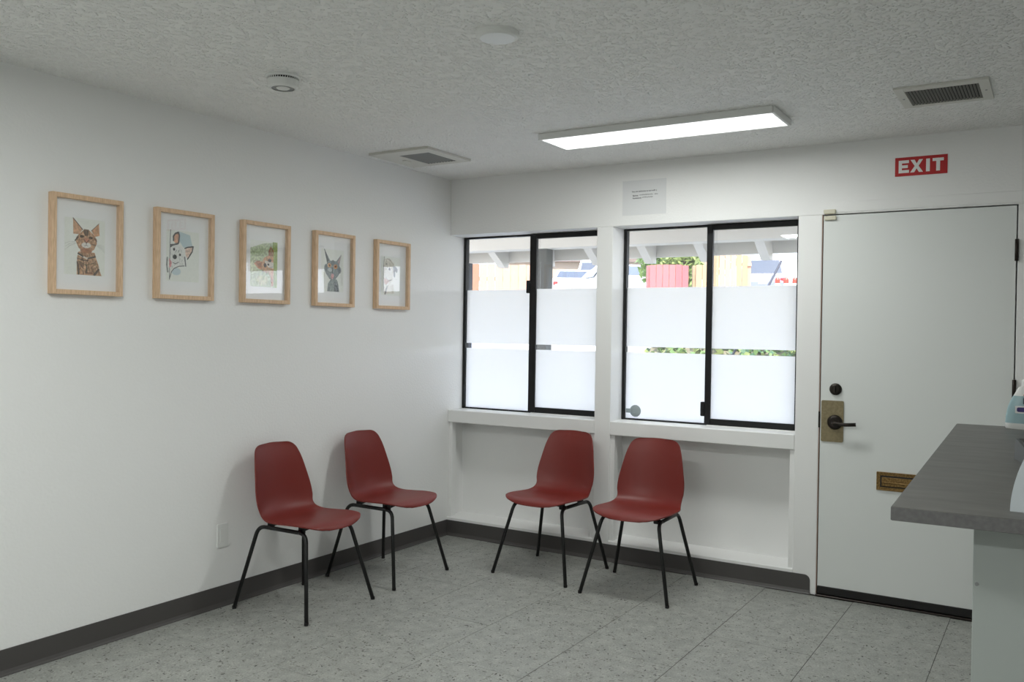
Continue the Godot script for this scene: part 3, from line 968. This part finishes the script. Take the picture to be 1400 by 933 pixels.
# ---------------------------------------------------------------- signs and small things
func build_wall_things() -> void:
	var s := thing("exit_sign", "red exit sign with white letters above the door", "sign", Vector3(2.915, 2.2565, 0.0))
	mi("panel", bm(Vector3(-0.121, -0.0475, 0), Vector3(0.121, 0.0475, 0.003), 0.0006), M.sign_red, s)
	var h := 0.032
	var b := 0.0148
	var X0 := -0.104
	var letters := {
		"letter_e": [Vector2(0, h), Vector2(0.048, h), Vector2(0.048, h - b), Vector2(0.0155, h - b), Vector2(0.0155, b / 2), Vector2(0.043, b / 2), Vector2(0.043, -b / 2), Vector2(0.0155, -b / 2), Vector2(0.0155, -h + b), Vector2(0.049, -h + b), Vector2(0.049, -h), Vector2(0, -h)],
		"letter_x": [Vector2(0.055, h), Vector2(0.074, h), Vector2(0.0845, 0.0125), Vector2(0.095, h), Vector2(0.113, h), Vector2(0.0935, 0.0), Vector2(0.114, -h), Vector2(0.095, -h), Vector2(0.084, -0.0125), Vector2(0.073, -h), Vector2(0.054, -h), Vector2(0.075, 0.0)],
		"letter_i": [Vector2(0.1275, h), Vector2(0.145, h), Vector2(0.145, -h), Vector2(0.1275, -h)],
		"letter_t": [Vector2(0.157, h), Vector2(0.208, h), Vector2(0.208, h - b), Vector2(0.1915, h - b), Vector2(0.1915, -h), Vector2(0.174, -h), Vector2(0.174, h - b), Vector2(0.157, h - b)]}
	for k in letters:
		mi(k, prism_mesh(PackedVector2Array(letters[k]), 0.003, 0.0036), M.sign_white, s, Vector3(X0, 0, 0))
	# paper note above the right window
	var n := thing("paper_note", "white paper note with three lines of small print above the window", "note", Vector3(1.412, 2.199, 0.0))
	mi("sheet", bm(Vector3(-0.14, -0.104, 0.0004), Vector3(0.14, 0.104, 0.0012)), M.paper, n)
	var font := SystemFont.new()
	font.font_names = PackedStringArray(["Droid Sans"])
	font.font_weight = 700
	for t in [["You are welcome to our wifi :)", -0.080, 0.037, 0.160, "text_line"], ["Name:", -0.074, 0.0125, 0.036, "text_line"], ["Password:", -0.074, -0.0025, 0.056, "text_line"]]:
		var tm := TextMesh.new()
		tm.font = font
		tm.text = t[0]
		tm.font_size = 32
		tm.pixel_size = 0.00035
		tm.depth = 0.0003
		tm.horizontal_alignment = HORIZONTAL_ALIGNMENT_LEFT
		var w := tm.get_aabb().size.x
		tm.pixel_size *= t[3] / w
		mi(t[4], tm, M.ink, n, Vector3(t[1], t[2], 0.0014))
	# the two words of print that are too small to read are kept as rows of strokes
	for wd in [[-0.030, 0.0155, 19, "print_strokes"], [0.066, 0.0155, 5, "print_strokes"], [-0.012, 0.0005, 15, "print_strokes"]]:
		var st := st_new()
		rng.seed = 15 + wd[2]
		for k in wd[2]:
			var x: float = wd[0] + k * 0.0046
			var tall := 0.0046 + (0.0022 if rng.randf() < 0.35 else 0.0)
			box(st, Vector3(x, wd[1] - 0.003, 0.0012), Vector3(x + 0.0016, wd[1] - 0.003 + tall, 0.0015))
			box(st, Vector3(x, wd[1] - 0.003 + 0.0024 * (k % 3) * 0.8, 0.0012), Vector3(x + 0.0034, wd[1] - 0.003 + 0.0024 * (k % 3) * 0.8 + 0.0012, 0.0015))
		mi(wd[3], done(st), M.ink, n)
	# wall plate
	var o := thing("wall_plate", "small white wall plate low on the picture wall", "outlet", Vector3(0.0, 0.353, 1.900), PI / 2)
	mi("plate", prism_mesh(rr(0.066, 0.116, 0.005), 0, 0.006), M.white_plastic, o)
	mi("insert", bm(Vector3(-0.0165, -0.0335, 0.005), Vector3(0.0165, 0.0335, 0.0075), 0.001), M.white_plastic, o)
	# suction cup on the window
	var c := thing("suction_cup", "round grey suction cup stuck low on the frosted window", "suction cup", Vector3(1.298, 0.908, -0.1795))
	var toz := Transform3D(Basis(Vector3.RIGHT, PI / 2), Vector3.ZERO)
	mi("cup", lathe(PackedVector2Array([Vector2(0, 0.012), Vector2(0.014, 0.012), Vector2(0.026, 0.008), Vector2(0.037, 0.001), Vector2(0.037, 0.0)]), 40, toz), M.suction_rubber, c)
	mi("pull_tab", bm(Vector3(-0.062, -0.013, 0.001), Vector3(-0.028, 0.013, 0.006), 0.002), M.suction_rubber, c)

# ---------------------------------------------------------------- counter
func build_counter() -> void:
	var turn := atan2(0.058, 2.005)
	var c := thing("reception_counter", "white reception counter with a grey stone-effect worktop by the door", "counter", Vector3(3.243, 0, 2.985), turn)
	var st := st_new()
	box(st, Vector3(0, 1.0225, -2.005), Vector3(0.72, 1.05, 0), 0.0015)
	var wt := mi("worktop", done(st), M.worktop_laminate, c)
	mi("front_edge_band", bm(Vector3(0.001, 1.0235, -0.001), Vector3(0.719, 1.049, 0.0008)), M.worktop_edge, wt)
	mi("side_edge_band", bm(Vector3(-0.0008, 1.0235, -2.004), Vector3(0.001, 1.049, -0.001)), M.worktop_edge, wt)
	mi("end_panel", bm(Vector3(0.143, 0.0, -0.100), Vector3(0.70, 1.0225, -0.078), 0.001), M.panel_white, c)
	mi("front_panel", bm(Vector3(0.143, 0.0, -1.97), Vector3(0.163, 1.0225, -0.101), 0.001), M.panel_white, c)
	mi("back_end_panel", bm(Vector3(0.164, 0.0, -1.97), Vector3(0.70, 1.0225, -1.95), 0.001), M.panel_white, c)
	for y: float in [0.66, 0.90]:
		mi("screw_cap", lathe(PackedVector2Array([Vector2(0, 0.0015), Vector2(0.0035, 0.001), Vector2(0.0045, -0.001)]), 12, Transform3D(Basis(Vector3.RIGHT, PI / 2), Vector3.ZERO)), M.grey_plastic, c, Vector3(0.150, y, -0.078))
	# bottle of wipes at the far end
	var b := thing("sanitizer_bottle", "pale blue and white hand sanitizer bottle at the far end of the worktop", "bottle", Vector3(3.428, 1.05, 1.045), 0.1)
	var prof := [[0.0, 0.070], [0.004, 0.074], [0.03, 0.074], [0.07, 0.069], [0.10, 0.060], [0.13, 0.046], [0.15, 0.036], [0.158, 0.030], [0.160, 0.0]]
	mi("body", loft(prof, 0.45), M.white_plastic, b)
	var lab := [[0.022, 0.0748], [0.05, 0.0726], [0.08, 0.0673], [0.105, 0.0588], [0.124, 0.0496]]
	var lm := mi("label_wrap", loft(lab, 0.46, false), M.label_blue, b)
	mi("purple_badge", prism_mesh(rr(0.034, 0.017, 0.006), 0, 0.0014), M.label_purple, lm, Vector3(-0.022, 0.074, 0.0345))
	mi("badge_ground", prism_mesh(rr(0.046, 0.028, 0.003), 0, 0.0008), M.sign_white, lm, Vector3(-0.022, 0.074, 0.0340))
	mi("label_mark", prism_mesh(rr(0.014, 0.024, 0.003), 0, 0.001), M.label_grey, lm, Vector3(-0.012, 0.106, 0.0275))
	mi("label_mark", prism_mesh(rr(0.011, 0.018, 0.002), 0, 0.001), M.label_grey, lm, Vector3(-0.006, 0.038, 0.0350))
	mi("label_mark", prism_mesh(rr(0.015, 0.015, 0.002), 0, 0.001), M.label_red, lm, Vector3(-0.006, 0.012, 0.0350))
	mi("label_stripe", prism_mesh(rr(0.036, 0.003, 0.001), 0, 0.001), M.label_red, lm, Vector3(0.0, 0.128, 0.0225))
	mi("cap", lathe(PackedVector2Array([Vector2(0, 0.188), Vector2(0.018, 0.187), Vector2(0.022, 0.182), Vector2(0.023, 0.158)]), 28), M.white_plastic, b)
	# payment terminal
	var t := thing("card_terminal", "small dark card terminal lying on the grey worktop", "card terminal", Vector3(3.482, 1.05, 2.10), 0.3)
	st = st_new()
	prism(st, PackedVector2Array([Vector2(-0.085, 0.0), Vector2(0.085, 0.0), Vector2(0.085, 0.038), Vector2(0.070, 0.060), Vector2(-0.070, 0.026), Vector2(-0.085, 0.016)]), -0.038, 0.038, Transform3D(Basis(Vector3.UP, PI / 2), Vector3.ZERO))
	mi("body", done(st), M.terminal_grey, t)
	var sc := mi("display", bc(Vector3(0.066, 0.003, 0.125), 0.001), M.screen_black, t, Vector3(0, 0.0455, 0.0))
	sc.rotation.x = atan2(0.034, 0.140)
	# white card stand near the end of the worktop
	var w := thing("brochure_stand", "white curved plastic stand at the near end of the worktop", "stand", Vector3(3.535, 1.05, 2.865), 0.0)
	st = st_new(false)
	var rows := []
	for k in 15:
		var f := k / 14.0
		var half := 0.090 - 0.055 * f * f
		rows.append([Vector3(-half, 0.16 * f, 0.030 - 0.045 * f), Vector3(half, 0.16 * f, 0.030 - 0.045 * f), Vector3(half, 0.16 * f, -0.034 + 0.012 * f), Vector3(-half, 0.16 * f, -0.034 + 0.012 * f)])
	for k in 14:
		for e in 4:
			st.set_smooth_group(e)
			var g := (e + 1) % 4
			quad(st, rows[k][e], rows[k][g], rows[k + 1][g], rows[k + 1][e], [Vector3(0, 0, 1), Vector3(1, 0, 0), Vector3(0, 0, -1), Vector3(-1, 0, 0)][e])
	st.set_smooth_group(9)
	quad(st, rows[14][0], rows[14][1], rows[14][2], rows[14][3], Vector3.UP)
	quad(st, rows[0][0], rows[0][1], rows[0][2], rows[0][3], Vector3.DOWN)
	mi("body", done(st), M.stand_grey, w)
	mi("card_pocket", bm(Vector3(-0.045, 0.02, 0.026), Vector3(0.045, 0.06, 0.034), 0.003), M.stand_grey, w)

# oval sections: [height, half width], depth is a share of 0.075
func loft(pro: Array, flat: float, closed := true) -> ArrayMesh:
	var st := st_new(false)
	var seg := 36
	for i in pro.size() - 1:
		for k in seg:
			var v := []
			var m := TAU * (k + 0.5) / seg
			for e in [[i, k], [i, k + 1], [i + 1, k + 1], [i + 1, k]]:
				var a: float = TAU * e[1] / seg
				var hw: float = pro[e[0]][1]
				v.append(Vector3(hw * cos(a), pro[e[0]][0], minf(hw, 0.075) * flat * sin(a)))
			var n := Vector3(cos(m), 0.0, sin(m))
			if closed and i == pro.size() - 2:
				n = Vector3.UP
			quad(st, v[0], v[1], v[2], v[3], n)
	return done(st)

# ---------------------------------------------------------------- outside
func fence(label: String, a: Vector3, b: Vector3, tall: float, board: float, ms: Array, group: String) -> void:
	var d := b - a
	var f := thing("board_fence", label, "fence", a, atan2(-d.z, d.x), group)
	var L := d.length()
	var n := int(L / board)
	rng.seed = int(absf(a.x) * 100) + n
	for k in n:
		mi("board", bm(Vector3(k * board + 0.004, 0, 0), Vector3((k + 1) * board - 0.004, tall + rng.randf_range(-0.012, 0.012), 0.02), 0.003), ms[rng.randi() % ms.size()], f)
	for y: float in [0.3, tall - 0.3]:
		mi("rail", bm(Vector3(0, y, -0.05), Vector3(L, y + 0.08, -0.002)), ms[0], f)
	for k in int(L / 2.2) + 2:
		var x := minf(k * 2.2, L - 0.05)
		mi("post", bm(Vector3(x - 0.045, -0.3, -0.14), Vector3(x + 0.045, tall - 0.02, -0.05)), ms[0], f)

func tree(called: String, label: String, at: Vector3, tall: float, rad: float, leaf: int, seed_at: int) -> void:
	var t := thing(called, label, "tree", at, 0.0, "trees round the car park")
	rng.seed = seed_at
	var st := st_new(false)
	tube(st, PackedVector3Array([Vector3.ZERO, Vector3(0.08, tall * 0.3, 0.02), Vector3(0.0, tall * 0.6, 0.05)]), 0.11, 8)
	for k in 5:
		var q := Vector3(rng.randf_range(-1, 1) * rad * 0.6, tall * rng.randf_range(0.62, 0.9), rng.randf_range(-1, 1) * rad * 0.6)
		tube(st, PackedVector3Array([Vector3(0.05, tall * 0.45, 0.03), q]), 0.04, 6)
	mi("trunk", done(st), M.bark, t)
	st = st_new()
	for k in 1500:
		var dirn := Vector3(rng.randfn(), rng.randfn(), rng.randfn()).normalized()
		var c := Vector3(0, tall * 0.68, 0) + dirn * Vector3(rad, tall * 0.34, rad) * pow(rng.randf(), 0.45)
		var u := Vector3(rng.randfn(), rng.randfn(), rng.randfn()).normalized()
		var w := u.cross(Vector3(rng.randfn(), rng.randfn(), rng.randfn())).normalized()
		var s := rng.randf_range(0.06, 0.13)
		tri(st, c - u * s, c + w * s * 0.5, c + u * s, Vector3.UP)
		tri(st, c - u * s, c - w * s * 0.5, c + u * s, Vector3.UP)
	var cr := mi("crown", done(st), M["leaf_%d" % leaf], t)
	cr.set_meta("kind", "stuff")

# a car whose tail points to +z; stations run from tail to nose: z, low, belt, top, half width at belt, half width at top
func car(label: String, at: Vector3, turn: float, paint: Material, tall: float, kind: int) -> void:
	var c := thing("parked_car", label, "car", at, turn, "cars parked outside")
	var sta := [[2.25, 0.45, 0.72, 0.80, 0.80, 0.74], [2.2, 0.30, 0.90, 0.98, 0.90, 0.84], [2.1, 0.26, 1.0, 1.06, 0.92, 0.84], [1.75, 0.24, 1.02, tall - 0.06, 0.93, 0.66], [1.2, 0.24, 1.0, tall, 0.93, 0.68], [0.2, 0.24, 0.98, tall, 0.93, 0.68], [-0.35, 0.24, 0.97, tall - 0.08, 0.93, 0.66], [-1.05, 0.24, 0.95, 1.0, 0.92, 0.80], [-1.9, 0.26, 0.82, 0.88, 0.89, 0.78], [-2.2, 0.34, 0.66, 0.74, 0.80, 0.72]]
	if kind == 1:   # saloon: a boot behind the rear window
		sta[1] = [2.2, 0.30, 0.86, 0.94, 0.86, 0.80]
		sta[2] = [1.55, 0.26, 0.95, 1.00, 0.90, 0.80]
		sta[3] = [0.95, 0.24, 0.95, tall - 0.05, 0.91, 0.62]
		sta[4] = [0.5, 0.24, 0.95, tall, 0.91, 0.64]
	var belt := 1.03
	if kind == 2:   # panel van: high belt line
		belt = 1.42
		for s in sta:
			if s[3] > 1.5:
				s[2] = 1.38
	var st := st_new()
	var rings := []
	for s in sta:
		rings.append([Vector3(-s[4] + 0.06, s[1], s[0]), Vector3(-s[4], (s[1] + s[2]) * 0.5, s[0]), Vector3(-s[4] + 0.03, s[2], s[0]), Vector3(-s[5], s[3] - 0.03, s[0]), Vector3(-s[5] + 0.10, s[3], s[0]), Vector3(s[5] - 0.10, s[3], s[0]), Vector3(s[5], s[3] - 0.03, s[0]), Vector3(s[4] - 0.03, s[2], s[0]), Vector3(s[4], (s[1] + s[2]) * 0.5, s[0]), Vector3(s[4] - 0.06, s[1], s[0])])
	for i in rings.size() - 1:
		var mid := Vector3(0, 0.7, (sta[i][0] + sta[i + 1][0]) * 0.5)
		for k in 10:
			var l := (k + 1) % 10
			var q: Vector3 = (rings[i][k] + rings[i][l]) * 0.5
			quad(st, rings[i][k], rings[i][l], rings[i + 1][l], rings[i + 1][k], q - mid)
	for e in [0, rings.size() - 1]:
		for k in range(1, 9):
			tri(st, rings[e][0], rings[e][k], rings[e][k + 1], Vector3(0, 0, 1 if e == 0 else -1))
	mi("body", done(st), paint, c)
	# rear window follows the tail slope between two stations
	var g := 2
	var a0: Vector3 = rings[g][4]
	var b0: Vector3 = rings[g + 1][4]
	var slab := func(r0: Vector3, r1: Vector3, w0: float, w1: float, f0: float, f1: float) -> ArrayMesh:
		var p := r0.lerp(r1, f0)
		var q := r0.lerp(r1, f1)
		var n := Vector3(0, absf(r1.z - r0.z), absf(r1.y - r0.y) * signf(r0.z - r1.z)).normalized() * 0.012
		var s2 := st_new()
		var t0 := [Vector3(-w0, p.y, p.z), Vector3(w0, p.y, p.z), Vector3(w1, q.y, q.z), Vector3(-w1, q.y, q.z)]
		quad(s2, t0[0] + n, t0[1] + n, t0[2] + n, t0[3] + n, n)
		for k in 4:
			quad(s2, t0[k] - n, t0[(k + 1) % 4] - n, t0[(k + 1) % 4] + n, t0[k] + n, t0[k] - (p + q) * 0.5)
		return done(s2)
	mi("rear_window", slab.call(a0, b0, 0.72, 0.60, 0.55 if kind == 2 else 0.12, 0.88), M.car_glass, c)
	mi("windscreen", slab.call(rings[7][4], rings[6][4], 0.72, 0.60, 0.1, 0.9), M.car_glass, c)
	for s: float in [-1.0, 1.0]:
		for w in [[0.3, 1.1], [-0.55, 0.2]]:
			var s3 := st_new()
			var z0: float = w[1] - (0.45 if kind == 1 and w[1] > 1.0 else 0.0)
			quad(s3, Vector3(s * 0.915, belt, w[0] - 0.2), Vector3(s * 0.915, belt, z0), Vector3(s * 0.70, tall - 0.12, z0), Vector3(s * 0.70, tall - 0.12, w[0]), Vector3(s, 0, 0))
			mi("side_window", done(s3), M.car_glass, c)
		mi("tail_light", bm(Vector3(s * 0.74 - 0.10, 0.78, 2.12), Vector3(s * 0.74 + 0.10, 0.95, 2.235), 0.02), M.car_tail, c)
		for z: float in [1.35, -1.35]:
			var wh := mi("wheel", lathe(PackedVector2Array([Vector2(0, -0.10), Vector2(0.20, -0.10), Vector2(0.30, -0.11), Vector2(0.33, -0.08), Vector2(0.33, 0.08), Vector2(0.30, 0.11), Vector2(0.20, 0.10), Vector2(0, 0.10)]), 24, Transform3D(Basis(Vector3.BACK, PI / 2), Vector3.ZERO)), M.tyre, c, Vector3(s * 0.84, 0.33, z))
			mi("hub", lathe(PackedVector2Array([Vector2(0, 0.125), Vector2(0.16, 0.118), Vector2(0.19, 0.09)]), 20, Transform3D(Basis(Vector3.BACK, -PI / 2 * s), Vector3.ZERO)), M.grey_plastic, wh)
	mi("bumper", bm(Vector3(-0.86, 0.36, 2.16), Vector3(0.86, 0.58, 2.33), 0.05), M.car_trim if paint != M.car_white else paint, c)
	mi("number_plate", bm(Vector3(-0.16, 0.72, 2.20), Vector3(0.16, 0.86, 2.262)), M.sign_white, c)

func build_outside() -> void:
	# ground: yard, bank with ivy, ramp, upper car park
	var g := struct("floor_outside", "pale concrete yard, ramp and car park outside the windows")
	mi("yard", bm(Vector3(-30, -0.25, -5.6), Vector3(20, -0.02, -0.2)), M.concrete, g)
	var st := st_new()
	var bank := PackedVector2Array([Vector2(5.6, -0.25), Vector2(5.6, -0.02), Vector2(9.4, 1.55), Vector2(9.4, -0.25)])
	prism(st, bank, -2.1, 20.0, Transform3D(Basis(Vector3(0, 0, -1), Vector3.UP, Vector3.RIGHT), Vector3.ZERO))
	mi("bank", done(st), M.earth, g)
	st = st_new()
	prism(st, bank, -30.0, -2.1, Transform3D(Basis(Vector3(0, 0, -1), Vector3.UP, Vector3.RIGHT), Vector3.ZERO))
	mi("ramp", done(st), M.concrete, g)
	st = st_new()
	prism(st, PackedVector2Array([Vector2(9.4, -0.25), Vector2(9.4, 1.55), Vector2(45, 3.4), Vector2(45, -0.25)]), -60.0, 30.0, Transform3D(Basis(Vector3(0, 0, -1), Vector3.UP, Vector3.RIGHT), Vector3.ZERO))
	mi("car_park", done(st), M.concrete, g)
	# ivy on the bank
	rng.seed = 61
	st = st_new()
	for k in 7600:
		var z := rng.randf_range(6.4, 9.3)
		var x := rng.randf_range(-2.1, 6.0)
		var tone := rng.randi() % 3
		if tone == 2 and x > 1.0 and rng.randf() < 0.6 or tone == 1 and x < -0.8 and rng.randf() < 0.7:
			continue
		var y := -0.02 + (z - 5.6) / 3.8 * 1.57 + rng.randf_range(0.0, 0.14)
		var u := Vector3(rng.randfn(), rng.randfn() * 0.6, rng.randfn()).normalized()
		var w := u.cross(Vector3(rng.randfn(), rng.randfn(), rng.randfn())).normalized()
		var s := rng.randf_range(0.035, 0.075)
		var c := Vector3(x, y, -z)
		st.set_color([Color(0.10, 0.17, 0.045), Color(0.04, 0.10, 0.045), Color(0.21, 0.25, 0.08)][tone])
		tri(st, c - u * s, c + w * s * 0.7, c + u * s, Vector3.UP)
		tri(st, c - u * s, c - w * s * 0.7, c + u * s, Vector3.UP)
	var iv := mi("ivy", done(st), M.ivy_leaf, self)
	iv.set_meta("kind", "stuff")
	iv.set_meta("label", "green ivy leaves covering the bank outside the window")
	iv.set_meta("category", "ivy")
	# porch
	var p := thing("porch_roof", "white painted porch roof with tapered rafter tails outside the windows", "porch", Vector3(0, 0, 0))
	mi("header_beam", bm(Vector3(-6, 2.25, -3.19), Vector3(6, 2.60, -3.0), 0.004), M.porch_paint, p)
	mi("roof_deck", bm(Vector3(-6, 2.72, -3.75), Vector3(6, 2.80, -0.21)), M.porch_paint, p)
	for k in range(-4, 8):
		var x := -1.72 + 0.587 * k
		var r := st_new()
		prism(r, PackedVector2Array([Vector2(3.19, 2.26), Vector2(3.42, 2.10), Vector2(3.50, 2.10), Vector2(3.50, 2.72), Vector2(3.19, 2.72)]), x - 0.09, x, Transform3D(Basis(Vector3(0, 0, -1), Vector3.UP, Vector3.RIGHT), Vector3.ZERO))
		mi("rafter_tail", done(r), M.porch_paint, p)
	mi("fascia", bm(Vector3(-6, 2.165, -3.56), Vector3(6, 2.72, -3.505), 0.003), M.porch_paint, p)
	mi("post", bm(Vector3(-1.11, -0.02, -3.175), Vector3(-0.975, 2.25, -3.04), 0.006), M.post_grey, p)
	mi("post", bm(Vector3(3.3, -0.02, -3.175), Vector3(3.435, 2.25, -3.04), 0.006), M.post_grey, p)
	# dark post with a reflector
	var d := thing("gate_post", "dark grey steel post with a pale oval reflector", "post", Vector3(-1.615, -0.02, -2.55))
	mi("shaft", bm(Vector3(-0.035, 0, -0.035), Vector3(0.035, 2.1, 0.035), 0.005), M.steel_dark, d)
	mi("reflector", lathe(PackedVector2Array([Vector2(0, 0.012), Vector2(0.02, 0.009), Vector2(0.026, 0)]), 20, Transform3D(Basis(Vector3.RIGHT, PI / 2), Vector3.ZERO)), M.reflector, d, Vector3(-0.01, 1.99, 0.035))
	# fences
	fence("pale cedar board fence on the ramp beyond the porch", Vector3(-7.8, 0.9, -7.6), Vector3(-4.45, 0.95, -9.1), 1.72, 0.145, [M.fence_cedar, M.fence_cedar_dark, M.fence_cedar], "board fences outside")
	fence("red painted board fence between the parked cars", Vector3(-3.99, 1.60, -12.84), Vector3(-3.28, 1.62, -13.3), 1.28, 0.14, [M.fence_red, M.fence_red_dark], "board fences outside")
	fence("tan board fence adjoining the red fence", Vector3(-3.16, 1.62, -13.40), Vector3(-2.85, 1.64, -13.6), 1.28, 0.14, [M.fence_tan], "board fences outside")
	fence("orange cedar fence behind the grey car", Vector3(-5.3, 1.8, -17.6), Vector3(-3.5, 1.85, -18.6), 1.75, 0.15, [M.fence_cedar, M.fence_cedar, M.fence_tan], "board fences outside")
	# cars
	car("white estate car with a wide rear window facing the porch", Vector3(-13.4, 2.42, -27.3), 0.48, M.car_white, 1.47, 0)
	car("tall white van parked beyond the white estate car", Vector3(-15.0, 2.7, -32.6), 0.40, M.car_white, 2.05, 0)
	car("white saloon car beside the red fence", Vector3(-7.75, 2.0, -19.2), 0.75, M.car_white, 1.42, 1)
	car("silver grey estate car in front of the orange fence", Vector3(-6.85, 2.66, -31.2), 0.30, M.car_silver, 1.80, 0)
	car("white van standing on the yard close to the porch", Vector3(-4.55, -0.02, -5.0), 1.35, M.car_white, 1.92, 2)
	# leaning gate arm and bollards
	var a := thing("leaning_pole", "dark grey steel pole leaning at a slant before the ivy bank", "pole", Vector3(-0.30, -0.02, -5.25))
	mi("shaft", tube_mesh(PackedVector3Array([Vector3(0, 0.01, 0), Vector3(1.14, 2.26, 0.02)]), 0.013, 10), M.steel_dark, a)
	for k in 3:
		var b := thing("bollard", "white bollard with a red cap at the top of the ivy bank", "bollard", Vector3(-0.42 + k * 0.13, 1.55, -9.75 - k * 0.04), 0.0, "bollards along the car park edge")
		mi("shaft", lathe(PackedVector2Array([Vector2(0.04, 0.0), Vector2(0.04, 0.72), Vector2(0.0, 0.72)]), 16), M.sign_white, b)
		mi("cap", lathe(PackedVector2Array([Vector2(0, 0.80), Vector2(0.03, 0.79), Vector2(0.043, 0.76), Vector2(0.043, 0.70)]), 16), M.label_red, b)
	# house and trees far behind
	var hs := thing("house", "pale stucco house with a low tiled roof behind the white cars", "house", Vector3(-20.0, 2.9, -40.0), 0.45)
	mi("walls", bm(Vector3(-4, -0.5, -3), Vector3(4, 2.4, 3)), M.stucco, hs)
	st = st_new()
	prism(st, PackedVector2Array([Vector2(-4.4, 2.3), Vector2(4.4, 2.3), Vector2(0, 3.8)]), -3.3, 3.3)
	mi("roof", done(st), M.roof_tile, hs)
	tree("leafy_tree", "light green leafy tree behind the red fence", Vector3(-5.35, 1.65, -16.8), 2.6, 0.65, 0, 5)
	tree("leafy_tree", "dark green leafy tree behind the silver grey car", Vector3(-4.6, 2.7, -36.0), 4.4, 1.8, 1, 6)
	tree("leafy_tree", "dense dark tree between the white saloon and the silver car", Vector3(-6.8, 2.2, -25.0), 3.2, 1.0, 1, 7)
	tree("leafy_tree", "yellow green tree beside the pale stucco house", Vector3(-16.6, 2.9, -36.0), 3.4, 0.9, 0, 8)
	tree("leafy_tree", "small green tree above the pale cedar fence", Vector3(-4.15, 1.65, -15.2), 2.1, 0.5, 2, 9)

func _ready() -> void:
	var cam := Camera3D.new()
	cam.name = "camera"
	add_child(cam)
	cam.position = Vector3(3.5193, 1.386, 4.8709)
	cam.basis = Basis(Vector3.UP, 0.5545) * Basis(Vector3.RIGHT, -0.0102) * Basis(Vector3.BACK, 0.0146)
	cam.fov = rad_to_deg(2.0 * atan(466.5 / 1205.7))
	cam.near = 0.05
	cam.far = 200.0
	cam.current = true
	var we := WorldEnvironment.new()
	we.name = "environment"
	var e := Environment.new()
	var sm := ProceduralSkyMaterial.new()
	sm.sky_top_color = Color(0.70, 0.78, 0.90)
	sm.sky_horizon_color = Color(0.92, 0.93, 0.95)
	sm.ground_bottom_color = Color(0.55, 0.55, 0.53)
	sm.ground_horizon_color = Color(0.80, 0.80, 0.80)
	sm.energy_multiplier = SKY
	var sky := Sky.new()
	sky.sky_material = sm
	e.background_mode = Environment.BG_SKY
	e.sky = sky
	e.tonemap_mode = Environment.TONE_MAPPER_LINEAR
	e.tonemap_exposure = EXPOSURE
	e.sdfgi_enabled = true
	e.ssao_enabled = true
	e.ssil_enabled = true
	we.environment = e
	add_child(we)
	var sun := DirectionalLight3D.new()
	sun.name = "sun"
	sun.light_color = Color(1.0, 0.96, 0.90)
	sun.light_energy = SUN
	sun.light_angular_distance = 0.6
	sun.shadow_enabled = true
	add_child(sun)
	sun.look_at_from_position(Vector3(4, 10, 7), Vector3.ZERO)
	make_materials()
	build_room()
	build_window(1, 0.0, 1.105, 1.686, 0.05)
	build_window(2, 1.212, 2.314, 0.949, 0.036)
	build_door()
	build_ceiling_fittings()
	build_chairs()
	build_counter()
	build_pictures()
	build_wall_things()
	build_outside()
